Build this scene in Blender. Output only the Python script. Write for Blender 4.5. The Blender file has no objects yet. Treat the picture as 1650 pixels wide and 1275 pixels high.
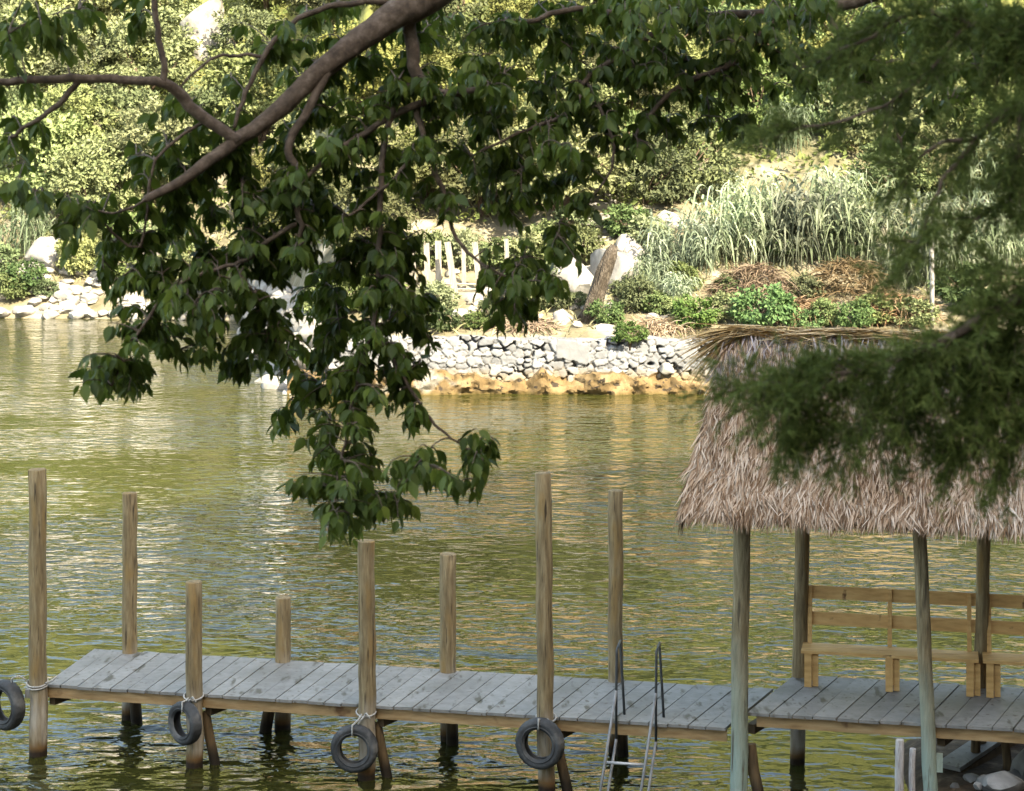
import bpy, math, random
import numpy as np
from mathutils import Vector
R = math.radians
rng = np.random.default_rng(7)
random.seed(7)
scene = bpy.context.scene
COL = scene.collection

# ------------------------------------------------------------------ camera, sky, sun, exposure
F, CX, HY, HC = 3150.0, 825.0, 212.0, 7.7        # focal length (px of the 1650 px photo), optical axis, horizon row, eye height over the water
cam_data = bpy.data.cameras.new('camera')
cam = bpy.data.objects.new('camera', cam_data); COL.objects.link(cam)
cam.location = (0, 0, HC); cam.rotation_euler = (R(90), 0, 0)
cam_data.sensor_width = 36.0; cam_data.lens = 36.0 * F / 1650.0
cam_data.shift_y = -(637.5 - HY) / 1650.0
cam_data.clip_start = 0.1; cam_data.clip_end = 2000
cam_data.dof.use_dof = True; cam_data.dof.focus_distance = 24.0; cam_data.dof.aperture_fstop = 7.5
scene.camera = cam

SUN_EL, SUN_AZ = 41.0, 146.0                      # azimuth clockwise from +Y: high behind the camera, to the right
world = bpy.data.worlds.new('World'); scene.world = world; world.use_nodes = True
wn = world.node_tree
sky = wn.nodes.new('ShaderNodeTexSky'); sky.sky_type = 'NISHITA'; sky.sun_disc = False
sky.sun_elevation = R(SUN_EL); sky.sun_rotation = R(SUN_AZ); sky.dust_density = 2.0; sky.air_density = 1.0
bg = wn.nodes['Background']; bg.inputs['Strength'].default_value = 0.15
wn.links.new(sky.outputs[0], bg.inputs['Color'])
sd = bpy.data.lights.new('sun', 'SUN'); sd.energy = 3.5; sd.angle = R(0.53); sd.color = (1.0, 0.965, 0.91)
sun = bpy.data.objects.new('sun', sd); COL.objects.link(sun)
S = Vector((math.sin(R(SUN_AZ)) * math.cos(R(SUN_EL)), math.cos(R(SUN_AZ)) * math.cos(R(SUN_EL)), math.sin(R(SUN_EL))))
sun.rotation_euler = S.to_track_quat('Z', 'Y').to_euler(); sun.location = (20, -20, 60)
vs = scene.view_settings
vs.view_transform = 'Standard'; vs.look = 'None'; vs.gamma = 1.0; vs.use_curve_mapping = False
vs.exposure = 2.55
vs.use_white_balance = True; vs.white_balance_temperature = 8300; vs.white_balance_tint = 4

# ------------------------------------------------------------------ helpers
def PY(px, py, Y): return np.array([(px - CX) * Y / F, Y, HC - (py - HY) * Y / F])
def PZ(px, py, z): return PY(px, py, F * (HC - z) / (py - HY))
def proj(p): return (CX + F * p[0] / p[1], HY + F * (HC - p[2]) / p[1])
def unit(v): v = np.asarray(v, float); return v / (np.linalg.norm(v, axis=-1, keepdims=True) + 1e-12)

def hash2(ix, iy, s):
    h = (ix * 374761393 + iy * 668265263 + s * 974711) & 0x7fffffff
    h = ((h ^ (h >> 13)) * 1274126177) & 0x7fffffff
    h = ((h ^ (h >> 16)) * 69069 + 12345) & 0x7fffffff
    return ((h >> 8) & 0xffff) / 65535.0
def vnoise(x, y, s=0):
    x = np.asarray(x, float); y = np.asarray(y, float)
    ix = np.floor(x).astype(np.int64); iy = np.floor(y).astype(np.int64)
    fx = x - ix; fy = y - iy
    fx = fx * fx * (3 - 2 * fx); fy = fy * fy * (3 - 2 * fy)
    a = hash2(ix, iy, s); b = hash2(ix + 1, iy, s); c = hash2(ix, iy + 1, s); d = hash2(ix + 1, iy + 1, s)
    return (a * (1 - fx) + b * fx) * (1 - fy) + (c * (1 - fx) + d * fx) * fy * 1.0
def fbm(x, y, s=0, o=4):
    r = 0; a = 0.5
    for k in range(o):
        r = r + a * (vnoise(x * 2 ** k, y * 2 ** k, s + k * 17) - 0.5); a *= 0.5
    return r
def sstep(a, b, x):
    t = np.clip((x - a) / (b - a), 0, 1); return t * t * (3 - 2 * t)

ORG = {}
def tag(o, label=None, cat=None, group=None, kind=None):
    if label: o['label'] = label
    if cat: o['category'] = cat
    if group: o['group'] = group
    if kind: o['kind'] = kind
    return o
def empty(name, loc, label, cat, group=None):
    o = bpy.data.objects.new(name, None); COL.objects.link(o)
    o.location = [float(c) for c in loc]; ORG[o.name] = np.array(loc, float)
    o.empty_display_size = 0.2
    return tag(o, label, cat, group)

class MB:
    def __init__(s): s.V = []; s.L = []; s.S = []; s.n = 0
    def add(s, V, faces):
        V = np.asarray(V, float).reshape(-1, 3)
        s.V.append(V)
        s.L.append(np.concatenate([np.asarray(f, np.int64) for f in faces]) + s.n)
        s.S.append(np.array([len(f) for f in faces], np.int64)); s.n += len(V)
        return s
    def scatter(s, T, faces, M, O):
        """template T (K,3) placed N times: M (N,3,3) columns = axes, O (N,3)"""
        T = np.asarray(T, float); N = len(O); K = len(T)
        if N == 0: return s
        V = np.einsum('nij,kj->nki', M, T) + O[:, None, :]
        l = np.concatenate([np.asarray(f, np.int64) for f in faces]); sz = np.array([len(f) for f in faces], np.int64)
        s.V.append(V.reshape(-1, 3)); s.L.append((l[None, :] + (np.arange(N) * K)[:, None]).ravel() + s.n)
        s.S.append(np.tile(sz, N)); s.n += N * K
        return s
    def box(s, c, size, ax=None, taper=0):
        c = np.asarray(c, float); h = np.asarray(size, float) / 2
        A = np.eye(3) if ax is None else np.array(ax, float)
        V = [c + A[0] * h[0] * i + A[1] * h[1] * j + A[2] * h[2] * k for k in (-1, 1) for j in (-1, 1) for i in (-1, 1)]
        return s.add(V, [(0, 2, 3, 1), (4, 5, 7, 6), (0, 1, 5, 4), (2, 6, 7, 3), (0, 4, 6, 2), (1, 3, 7, 5)])
    def bar(s, a, b, w, h, up=(0, 0, 1)):
        a = np.asarray(a, float); b = np.asarray(b, float); d = unit(b - a)
        x = unit(np.cross(np.asarray(up, float), d)); z = np.cross(d, x)
        return s.box((a + b) / 2, (w, np.linalg.norm(b - a), h), (x, d, z))
    def tube(s, pts, rad, n=8, jit=0.0, caps=True):
        P = np.asarray(pts, float); m = len(P)
        rad = np.full(m, rad) if np.isscalar(rad) else np.asarray(rad, float)
        T = unit(np.gradient(P, axis=0))
        ref = np.array([0, 0, 1.0]) if abs(T[0][2]) < 0.9 else np.array([1.0, 0, 0])
        x = unit(ref - T[0] * ref.dot(T[0])); V = []
        a = np.arange(n) / n * 2 * math.pi
        for i in range(m):
            x = unit(x - T[i] * x.dot(T[i])); y = np.cross(T[i], x)
            r = rad[i] * (1 + jit * rng.standard_normal(n)) if jit else np.full(n, rad[i])
            V.append(P[i] + (np.cos(a) * r)[:, None] * x + (np.sin(a) * r)[:, None] * y)
        Fc = [(i * n + k, i * n + (k + 1) % n, (i + 1) * n + (k + 1) % n, (i + 1) * n + k) for i in range(m - 1) for k in range(n)]
        if caps: Fc += [tuple(range(n - 1, -1, -1)), tuple((m - 1) * n + k for k in range(n))]
        return s.add(np.concatenate(V), Fc)
    def data(s, name, mat, smooth=False, off=None, attr=None):
        V = np.concatenate(s.V); L = np.concatenate(s.L); Sz = np.concatenate(s.S)
        if off is not None: V = V - off
        me = bpy.data.meshes.new(name)
        me.vertices.add(len(V)); me.vertices.foreach_set('co', V.astype(np.float32).ravel())
        me.loops.add(len(L)); me.loops.foreach_set('vertex_index', L.astype(np.int32))
        me.polygons.add(len(Sz)); st = np.concatenate([[0], np.cumsum(Sz)[:-1]])
        me.polygons.foreach_set('loop_start', st.astype(np.int32)); me.polygons.foreach_set('loop_total', Sz.astype(np.int32))
        me.polygons.foreach_set('use_smooth', np.full(len(Sz), smooth, bool))
        if attr:
            for k, arr in attr.items():
                at = me.attributes.new(k, 'FLOAT', 'POINT'); at.data.foreach_set('value', np.asarray(arr, np.float32))
        me.update(calc_edges=True); me.validate()
        if mat: me.materials.append(mat)
        return me
    def build(s, name, mat, parent=None, smooth=False, attr=None, loc=None, sharp=None):
        off = ORG[parent.name] if parent is not None else (np.array(loc, float) if loc is not None else np.zeros(3))
        me = s.data(name, mat, smooth, off, attr)
        if smooth and sharp: me.set_sharp_from_angle(angle=R(sharp))
        o = bpy.data.objects.new(name, me); COL.objects.link(o)
        if parent is not None: o.parent = parent
        elif loc is not None: o.location = [float(c) for c in loc]
        ORG[o.name] = off
        return o
def grid(x, y, fz):
    X, Y = np.meshgrid(x, y); Z = fz(X, Y); nx, ny = len(x), len(y)
    i = np.arange(nx - 1)[None, :] + (np.arange(ny - 1) * nx)[:, None]
    q = np.stack([i, i + 1, i + nx + 1, i + nx], -1).reshape(-1, 4)
    m = MB(); m.V = [np.stack([X.ravel(), Y.ravel(), Z.ravel()], 1)]; m.L = [q.ravel()]; m.S = [np.full(len(q), 4)]; m.n = nx * ny
    return m
def copy_tree(o, loc, rz=0.0, sc=1.0):
    c = o.copy(); COL.objects.link(c); c.location = [float(v) for v in loc]; c.rotation_euler = (0, 0, rz)
    c.scale = (sc, sc, sc) if np.isscalar(sc) else sc
    for ch in o.children:
        d = ch.copy(); COL.objects.link(d); d.parent = c
        for g in ch.children:
            e = g.copy(); COL.objects.link(e); e.parent = d
    return c
def frames(d, n):
    """axes: y = d, z ~ n; returns (N,3,3) with columns x,y,z"""
    d = unit(d); x = unit(np.cross(d, n)); z = np.cross(x, d)
    return np.stack([x, d, z], -1)
def rvec(n, r=rng): return unit(r.standard_normal((n, 3)))

# ------------------------------------------------------------------ materials
def mat(name, stops, scale=(1, 1, 1), nscale=4.0, detail=5, rough=0.8, island=0.0, bump=0.0, bscale=None, bdist=0.01,
        world_space=False, spec=0.3, trans=0.0, rough_n=0.5, post=None):
    m = bpy.data.materials.new(name); m.use_nodes = True; t = m.node_tree; N = t.nodes; Lk = t.links
    b = N['Principled BSDF']; out = N['Material Output']
    if world_space: co = N.new('ShaderNodeNewGeometry').outputs['Position']
    else: co = N.new('ShaderNodeTexCoord').outputs['Object']
    mp = N.new('ShaderNodeMapping'); mp.inputs['Scale'].default_value = scale; Lk.new(co, mp.inputs['Vector'])
    nz = N.new('ShaderNodeTexNoise'); nz.inputs['Scale'].default_value = nscale; nz.inputs['Detail'].default_value = detail
    nz.inputs['Roughness'].default_value = rough_n
    Lk.new(mp.outputs[0], nz.inputs['Vector'])
    fac = nz.outputs['Fac']
    mr = N.new('ShaderNodeMapRange'); mr.inputs['From Min'].default_value = 0.28; mr.inputs['From Max'].default_value = 0.72
    Lk.new(fac, mr.inputs['Value']); fac = mr.outputs[0]
    if island:
        g = N.new('ShaderNodeNewGeometry'); mx = N.new('ShaderNodeMix'); mx.inputs['Factor'].default_value = island
        Lk.new(fac, mx.inputs['A']); Lk.new(g.outputs['Random Per Island'], mx.inputs['B']); fac = mx.outputs['Result']
    rp = N.new('ShaderNodeValToRGB'); e = rp.color_ramp.elements
    while len(e) < len(stops): e.new(0.5)
    for k, (p, c) in enumerate(stops): e[k].position = p; e[k].color = (*c, 1)
    Lk.new(fac, rp.inputs['Fac']); col = rp.outputs['Color']
    if post: col = post(N, Lk, col, co)
    Lk.new(col, b.inputs['Base Color'])
    b.inputs['Roughness'].default_value = rough; b.inputs['Specular IOR Level'].default_value = spec
    if bump:
        n2 = N.new('ShaderNodeTexNoise'); n2.inputs['Scale'].default_value = bscale or nscale * 2; n2.inputs['Detail'].default_value = 6
        Lk.new(mp.outputs[0], n2.inputs['Vector'])
        bp = N.new('ShaderNodeBump'); bp.inputs['Strength'].default_value = bump; bp.inputs['Distance'].default_value = bdist
        Lk.new(n2.outputs['Fac'], bp.inputs['Height']); Lk.new(bp.outputs[0], b.inputs['Normal'])
    if trans:
        tr = N.new('ShaderNodeBsdfTranslucent'); Lk.new(col, tr.inputs['Color'])
        ms = N.new('ShaderNodeMixShader'); ms.inputs[0].default_value = trans
        Lk.new(b.outputs[0], ms.inputs[1]); Lk.new(tr.outputs[0], ms.inputs[2]); Lk.new(ms.outputs[0], out.inputs['Surface'])
    return m
def mixc(N, Lk, fac, a, bcol):
    mx = N.new('ShaderNodeMix'); mx.data_type = 'RGBA'
    Lk.new(fac, mx.inputs[0]); Lk.new(a, mx.inputs[6])
    if isinstance(bcol, tuple): mx.inputs[7].default_value = (*bcol, 1)
    else: Lk.new(bcol, mx.inputs[7])
    return mx.outputs[2]
def zband(N, Lk, z0, z1, wob=0.1, ns=3.0):
    """1 below z0, 0 above z1 (world height with a noisy edge)"""
    g = N.new('ShaderNodeNewGeometry'); sp = N.new('ShaderNodeSeparateXYZ'); Lk.new(g.outputs['Position'], sp.inputs[0])
    nz = N.new('ShaderNodeTexNoise'); nz.inputs['Scale'].default_value = ns; Lk.new(g.outputs['Position'], nz.inputs['Vector'])
    ma = N.new('ShaderNodeMath'); ma.operation = 'MULTIPLY_ADD'; Lk.new(nz.outputs['Fac'], ma.inputs[0]); ma.inputs[1].default_value = wob
    Lk.new(sp.outputs['Z'], ma.inputs[2])
    mr = N.new('ShaderNodeMapRange'); mr.inputs['From Min'].default_value = z0 + wob / 2; mr.inputs['From Max'].default_value = z1 + wob / 2
    mr.inputs['To Min'].default_value = 1; mr.inputs['To Max'].default_value = 0
    Lk.new(ma.outputs[0], mr.inputs['Value']); return mr.outputs[0]
def spots(N, Lk, co, scale, lo, hi, stretch=(1, 1, 1)):
    mp = N.new('ShaderNodeMapping'); mp.inputs['Scale'].default_value = stretch; Lk.new(co, mp.inputs['Vector'])
    nz = N.new('ShaderNodeTexNoise'); nz.inputs['Scale'].default_value = scale; nz.inputs['Detail'].default_value = 3; Lk.new(mp.outputs[0], nz.inputs['Vector'])
    mr = N.new('ShaderNodeMapRange'); mr.inputs['From Min'].default_value = lo; mr.inputs['From Max'].default_value = hi
    Lk.new(nz.outputs['Fac'], mr.inputs['Value']); return mr.outputs[0]

def post_wood(N, Lk, col, co):
    col = mixc(N, Lk, spots(N, Lk, co, 2.2, 0.52, 0.66, (3, 3, 0.8)), col, (0.25, 0.165, 0.07))
    col = mixc(N, Lk, spots(N, Lk, co, 9, 0.60, 0.70, (3, 3, 0.25)), col, (0.05, 0.035, 0.02))
    pale = N.new('ShaderNodeMath'); pale.operation = 'MULTIPLY'; Lk.new(zband(N, Lk, 0.55, 1.05, 0.5, 2.2), pale.inputs[0]); Lk.new(spots(N, Lk, co, 3.0, 0.36, 0.62, (3, 3, 0.5)), pale.inputs[1])
    col = mixc(N, Lk, pale.outputs[0], col, (0.44, 0.39, 0.32))
    col = mixc(N, Lk, zband(N, Lk, 0.12, 0.24, 0.10), col, (0.16, 0.085, 0.03))
    return mixc(N, Lk, zband(N, Lk, 0.06, 0.12, 0.08), col, (0.025, 0.015, 0.008))
def pale_wood(N, Lk, col, co):
    col = mixc(N, Lk, zband(N, Lk, 0.5, 1.9, 0.8, 2.0), col, (0.32, 0.40, 0.34))
    return mixc(N, Lk, spots(N, Lk, co, 6, 0.60, 0.70, (3, 3, 0.3)), col, (0.10, 0.08, 0.05))
def deck_post(N, Lk, col, co):
    col = mixc(N, Lk, spots(N, Lk, co, 1.3, 0.50, 0.72), col, (0.15, 0.145, 0.13))
    col = mixc(N, Lk, spots(N, Lk, co, 2.4, 0.60, 0.68, (2.6, 0.75, 1)), col, (0.08, 0.072, 0.054))
    return mixc(N, Lk, spots(N, Lk, co, 14, 0.62, 0.70), col, (0.11, 0.095, 0.075))
M_post = mat('post_wood', [(0, (0.095, 0.066, 0.034)), (0.5, (0.215, 0.158, 0.085)), (1, (0.35, 0.28, 0.165))], (9, 9, 0.9), 2.5, 8, 0.85, bump=0.7, bscale=14, bdist=0.015, post=post_wood, rough_n=0.65)
M_palepost = mat('pale_post_wood', [(0, (0.11, 0.088, 0.048)), (0.5, (0.24, 0.19, 0.11)), (1, (0.40, 0.34, 0.225))], (9, 9, 0.9), 2.5, 8, 0.85, bump=1.0, bscale=12, bdist=0.02, post=pale_wood, rough_n=0.65)
M_pile = mat('wet_pile_wood', [(0, (0.06, 0.04, 0.022)), (1, (0.17, 0.115, 0.06))], (9, 9, 0.9), 2.5, 7, 0.8, bump=0.5, bdist=0.01,
             post=lambda N, Lk, c, co: mixc(N, Lk, zband(N, Lk, 0.1, 0.3, 0.15), c, (0.02, 0.014, 0.008)))
M_deck = mat('deck_planks', [(0, (0.152, 0.146, 0.135)), (0.5, (0.208, 0.202, 0.188)), (1, (0.268, 0.262, 0.246))], (3, 3, 3), 3.0, 7, 0.6, island=0.4, bump=0.5, bscale=9, bdist=0.008, post=deck_post)
M_beam = mat('new_wood', [(0, (0.17, 0.10, 0.042)), (0.5, (0.31, 0.20, 0.095)), (1, (0.43, 0.30, 0.16))], (1.2, 6, 9), 2.2, 7, 0.7, island=0.25, bump=0.3, bdist=0.006,
             post=lambda N, Lk, c, co: mixc(N, Lk, spots(N, Lk, co, 3.2, 0.64, 0.72), c, (0.12, 0.06, 0.025)))
M_dark = mat('dark_wood', [(0, (0.05, 0.035, 0.02)), (1, (0.14, 0.095, 0.05))], (2, 2, 2), 3, 5, 0.8)
M_bench = mat('bench_wood', [(0, (0.36, 0.19, 0.06)), (0.5, (0.56, 0.32, 0.12)), (1, (0.70, 0.44, 0.19))], (1.5, 6, 9), 2.2, 7, 0.6, island=0.3, bump=0.2, bdist=0.004,
              post=lambda N, Lk, c, co: mixc(N, Lk, spots(N, Lk, co, 4.5, 0.66, 0.72), c, (0.13, 0.06, 0.02)))
M_rubber = mat('rubber', [(0, (0.025, 0.026, 0.027)), (1, (0.075, 0.078, 0.08))], (1, 1, 1), 6, 5, 0.7, bump=0.2, bdist=0.003,
               post=lambda N, Lk, c, co: mixc(N, Lk, spots(N, Lk, co, 5, 0.56, 0.75), c, (0.16, 0.155, 0.145)))
M_rope = mat('rope', [(0, (0.26, 0.25, 0.23)), (1, (0.48, 0.47, 0.44))], (1, 1, 1), 40, 3, 0.9)
M_steel = mat('ladder_steel', [(0, (0.022, 0.026, 0.028)), (1, (0.055, 0.06, 0.062))], (1, 1, 1), 5, 3, 0.5, spec=0.4)
M_stringer = mat('worn_ladder_steel', [(0, (0.12, 0.125, 0.13)), (1, (0.26, 0.265, 0.27))], (1, 1, 1), 8, 3, 0.45, spec=0.5)
M_rung = mat('ladder_rung_steel', [(0, (0.35, 0.35, 0.36)), (1, (0.5, 0.5, 0.5))], (1, 1, 1), 8, 3, 0.4, spec=0.6)
M_thatch = mat('thatch', [(0, (0.07, 0.036, 0.02)), (0.28, (0.19, 0.113, 0.066)), (0.54, (0.40, 0.282, 0.195)), (0.82, (0.56, 0.44, 0.345)), (1, (0.72, 0.63, 0.54))], (1, 1, 1), 1.5, 6, 0.85, island=0.72, spec=0.15, trans=0.1)
M_ridge = mat('ridge_thatch', [(0, (0.10, 0.08, 0.085)), (0.4, (0.26, 0.215, 0.215)), (0.75, (0.40, 0.35, 0.36)), (1, (0.5, 0.46, 0.48))], (1, 1, 1), 1.5, 6, 0.85, island=0.8, spec=0.15, trans=0.1)
M_frond = mat('dry_frond', [(0, (0.20, 0.11, 0.035)), (0.5, (0.46, 0.31, 0.14)), (1, (0.68, 0.54, 0.36))], (1, 1, 1), 2, 4, 0.8, island=0.8, spec=0.2, trans=0.15)
M_under = mat('thatch_underside', [(0, (0.08, 0.05, 0.03)), (1, (0.16, 0.11, 0.07))], (1, 1, 1), 6, 4, 0.9)
M_leaf = mat('tree_leaf', [(0, (0.028, 0.046, 0.008)), (0.5, (0.068, 0.102, 0.015)), (0.88, (0.12, 0.16, 0.025)), (1, (0.22, 0.25, 0.045))], (1, 1, 1), 2.0, 3, 0.48, island=0.75, spec=0.30, trans=0.38)
M_bark = mat('bark', [(0, (0.04, 0.027, 0.019)), (0.5, (0.095, 0.064, 0.045)), (1, (0.18, 0.13, 0.10))], (1, 1, 1), 26, 7, 0.9, bump=0.8, bscale=50, bdist=0.006, rough_n=0.65)
M_pile2 = mat('rough_dark_bark', [(0, (0.025, 0.019, 0.014)), (0.5, (0.07, 0.055, 0.042)), (1, (0.16, 0.135, 0.11))], (3, 3, 1), 5, 7, 0.95, bump=1.0, bscale=9, bdist=0.08, rough_n=0.65)
M_needle = mat('feathery_needle', [(0, (0.04, 0.062, 0.014)), (0.6, (0.115, 0.150, 0.036)), (1, (0.23, 0.26, 0.07))], (1, 1, 1), 4.0, 3, 0.7, island=0.6, spec=0.2, trans=0.25)
M_concrete = mat('concrete', [(0, (0.30, 0.30, 0.30)), (1, (0.38, 0.38, 0.38))], (1, 1, 1), 3, 5, 0.9)
M_pale = mat('bleached_wood', [(0, (0.17, 0.15, 0.125)), (1, (0.34, 0.31, 0.27))], (8, 8, 1), 3, 5, 0.8, bump=0.4, bdist=0.006)
M_stake = mat('white_stake', [(0, (0.14, 0.12, 0.105)), (0.45, (0.36, 0.33, 0.31)), (1, (0.56, 0.55, 0.55))], (9, 9, 1.4), 4, 7, 0.85, bump=0.8, bdist=0.012, rough_n=0.65)
def rock_stops(a, b, c): return [(0, a), (0.5, b), (1, c)]
M_rock = mat('pale_rock', rock_stops((0.12, 0.11, 0.10), (0.25, 0.235, 0.215), (0.37, 0.355, 0.335)), (1, 1, 1), 1.6, 7, 0.95, bump=0.7, bscale=5, bdist=0.05, world_space=True, rough_n=0.6)
M_greyrock = mat('grey_rock', rock_stops((0.09, 0.088, 0.083), (0.19, 0.188, 0.182), (0.32, 0.318, 0.31)), (1, 1, 1), 3, 7, 0.9, bump=0.6, bscale=9, bdist=0.02, world_space=True)
M_shelf = mat('stained_rock', rock_stops((0.055, 0.037, 0.017), (0.14, 0.092, 0.042), (0.225, 0.165, 0.095)), (1, 1, 1), 1.8, 7, 0.9, bump=0.8, bscale=5, bdist=0.06, world_space=True, rough_n=0.6,
              post=lambda N, Lk, c, co: mixc(N, Lk, zband(N, Lk, 0.0, 0.12, 0.2), mixc(N, Lk, spots(N, Lk, co, 0.9, 0.56, 0.64), mixc(N, Lk, spots(N, Lk, co, 3.5, 0.57, 0.62, (1, 1, 1.6)), c, (0.03, 0.022, 0.015)), (0.19, 0.175, 0.15)), (0.085, 0.06, 0.02)))
def vary(N, Lk, col, co):
    oi = N.new('ShaderNodeObjectInfo'); hs = N.new('ShaderNodeHueSaturation')
    for sock, lo, hi in (('Value', 0.55, 1.35), ('Saturation', 0.75, 1.05), ('Hue', 0.475, 0.52)):
        mr = N.new('ShaderNodeMapRange'); mr.inputs['To Min'].default_value = lo; mr.inputs['To Max'].default_value = hi
        ma = N.new('ShaderNodeMath'); ma.operation = 'MULTIPLY_ADD'; Lk.new(oi.outputs['Random'], ma.inputs[0]); ma.inputs[1].default_value = {'Value': 1, 'Saturation': 7.3, 'Hue': 13.7}[sock]; ma.inputs[2].default_value = 0.0
        fr_ = N.new('ShaderNodeMath'); fr_.operation = 'FRACT'; Lk.new(ma.outputs[0], fr_.inputs[0]); Lk.new(fr_.outputs[0], mr.inputs['Value']); Lk.new(mr.outputs[0], hs.inputs[sock])
    Lk.new(col, hs.inputs['Color']); return hs.outputs[0]
def leafmat(name, a, b, c, tr=0.2): return mat(name, [(0, a), (0.5, b), (1, c)], (1, 1, 1), 0.9, 4, 0.75, island=0.6, spec=0.2, trans=tr, post=vary)
M_lightleaf = leafmat('pale_green_leaf', (0.09, 0.118, 0.045), (0.17, 0.202, 0.085), (0.27, 0.298, 0.14))
M_yelleaf = leafmat('yellow_green_leaf', (0.066, 0.082, 0.023), (0.14, 0.157, 0.05), (0.225, 0.235, 0.085))
M_midleaf = leafmat('mid_green_leaf', (0.05, 0.08, 0.026), (0.10, 0.14, 0.05), (0.18, 0.22, 0.085))
M_herb = leafmat('fresh_green_leaf', (0.035, 0.07, 0.018), (0.08, 0.14, 0.04), (0.15, 0.21, 0.07))
M_reed = leafmat('silvery_reed_leaf', (0.07, 0.10, 0.05), (0.20, 0.25, 0.15), (0.42, 0.46, 0.34), 0.3)
M_strawgreen = leafmat('straw_green_blade', (0.08, 0.09, 0.03), (0.20, 0.18, 0.08), (0.34, 0.28, 0.15), 0.2)
M_dry = leafmat('dry_grass_blade', (0.10, 0.06, 0.03), (0.22, 0.15, 0.085), (0.36, 0.28, 0.19), 0.15)
def earth_green(N, Lk, col, co):
    g = N.new('ShaderNodeNewGeometry'); sp = N.new('ShaderNodeSeparateXYZ'); Lk.new(g.outputs['Position'], sp.inputs[0])
    mr = N.new('ShaderNodeMapRange'); mr.inputs['From Min'].default_value = 5; mr.inputs['From Max'].default_value = 11; Lk.new(sp.outputs['Z'], mr.inputs['Value'])
    nz = N.new('ShaderNodeTexNoise'); nz.inputs['Scale'].default_value = 0.5; nz.inputs['Detail'].default_value = 8; Lk.new(g.outputs['Position'], nz.inputs['Vector'])
    rp = N.new('ShaderNodeValToRGB'); e = rp.color_ramp.elements
    e[0].position = 0.35; e[0].color = (0.05, 0.062, 0.018, 1); e[1].position = 0.7; e[1].color = (0.19, 0.19, 0.06, 1); Lk.new(nz.outputs['Fac'], rp.inputs['Fac'])
    return mixc(N, Lk, mr.outputs[0], col, rp.outputs['Color'])
M_bank = mat('dry_bank_earth', [(0, (0.07, 0.065, 0.035)), (0.4, (0.145, 0.125, 0.08)), (0.75, (0.24, 0.215, 0.165)), (1, (0.34, 0.32, 0.27))], (1, 1, 1), 0.8, 8, 0.95, bump=0.8, bscale=3, bdist=0.1, world_space=True, rough_n=0.6, post=earth_green)
M_mud = mat('brown_shore_earth', [(0, (0.025, 0.017, 0.011)), (0.6, (0.07, 0.048, 0.03)), (1, (0.15, 0.115, 0.075))], (1, 1, 1), 5, 8, 0.95, bump=0.8, bscale=6, bdist=0.05, world_space=True)
M_shade_hill = mat('shade_hill_green', [(0, (0.02, 0.035, 0.012)), (1, (0.07, 0.09, 0.03))], (1, 1, 1), 0.3, 6, 0.95, world_space=True)  # plain green for the unseen hill added to cast shade
def wall_mat():
    m = bpy.data.materials.new('dry_stone'); m.use_nodes = True; N = m.node_tree.nodes; Lk = m.node_tree.links; b = N['Principled BSDF']
    a1 = N.new('ShaderNodeAttribute'); a1.attribute_name = 'stone'; a2 = N.new('ShaderNodeAttribute'); a2.attribute_name = 'joint'
    rp = N.new('ShaderNodeValToRGB'); e = rp.color_ramp.elements; e.new(0.5)
    for k, (p, c) in enumerate([(0, (0.09, 0.09, 0.095)), (0.5, (0.17, 0.174, 0.183)), (1, (0.28, 0.283, 0.295))]): e[k].position = p; e[k].color = (*c, 1)
    g = N.new('ShaderNodeNewGeometry'); nz = N.new('ShaderNodeTexNoise'); nz.inputs['Scale'].default_value = 5; nz.inputs['Detail'].default_value = 7
    Lk.new(g.outputs['Position'], nz.inputs['Vector'])
    mx = N.new('ShaderNodeMix'); mx.inputs['Factor'].default_value = 0.5; Lk.new(a1.outputs['Fac'], mx.inputs['A']); Lk.new(nz.outputs['Fac'], mx.inputs['B']); Lk.new(mx.outputs['Result'], rp.inputs['Fac'])
    col = mixc(N, Lk, a2.outputs['Fac'], rp.outputs['Color'], (0.12, 0.105, 0.09))
    col = mixc(N, Lk, zband(N, Lk, 0.28, 0.75, 0.7, 1.3), col, (0.22, 0.165, 0.095))
    Lk.new(col, b.inputs['Base Color']); b.inputs['Roughness'].default_value = 0.95; b.inputs['Specular IOR Level'].default_value = 0.2
    bp = N.new('ShaderNodeBump'); bp.inputs['Strength'].default_value = 0.6; bp.inputs['Distance'].default_value = 0.03
    Lk.new(nz.outputs['Fac'], bp.inputs['Height']); Lk.new(bp.outputs[0], b.inputs['Normal']); return m
M_wall = wall_mat()
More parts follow.
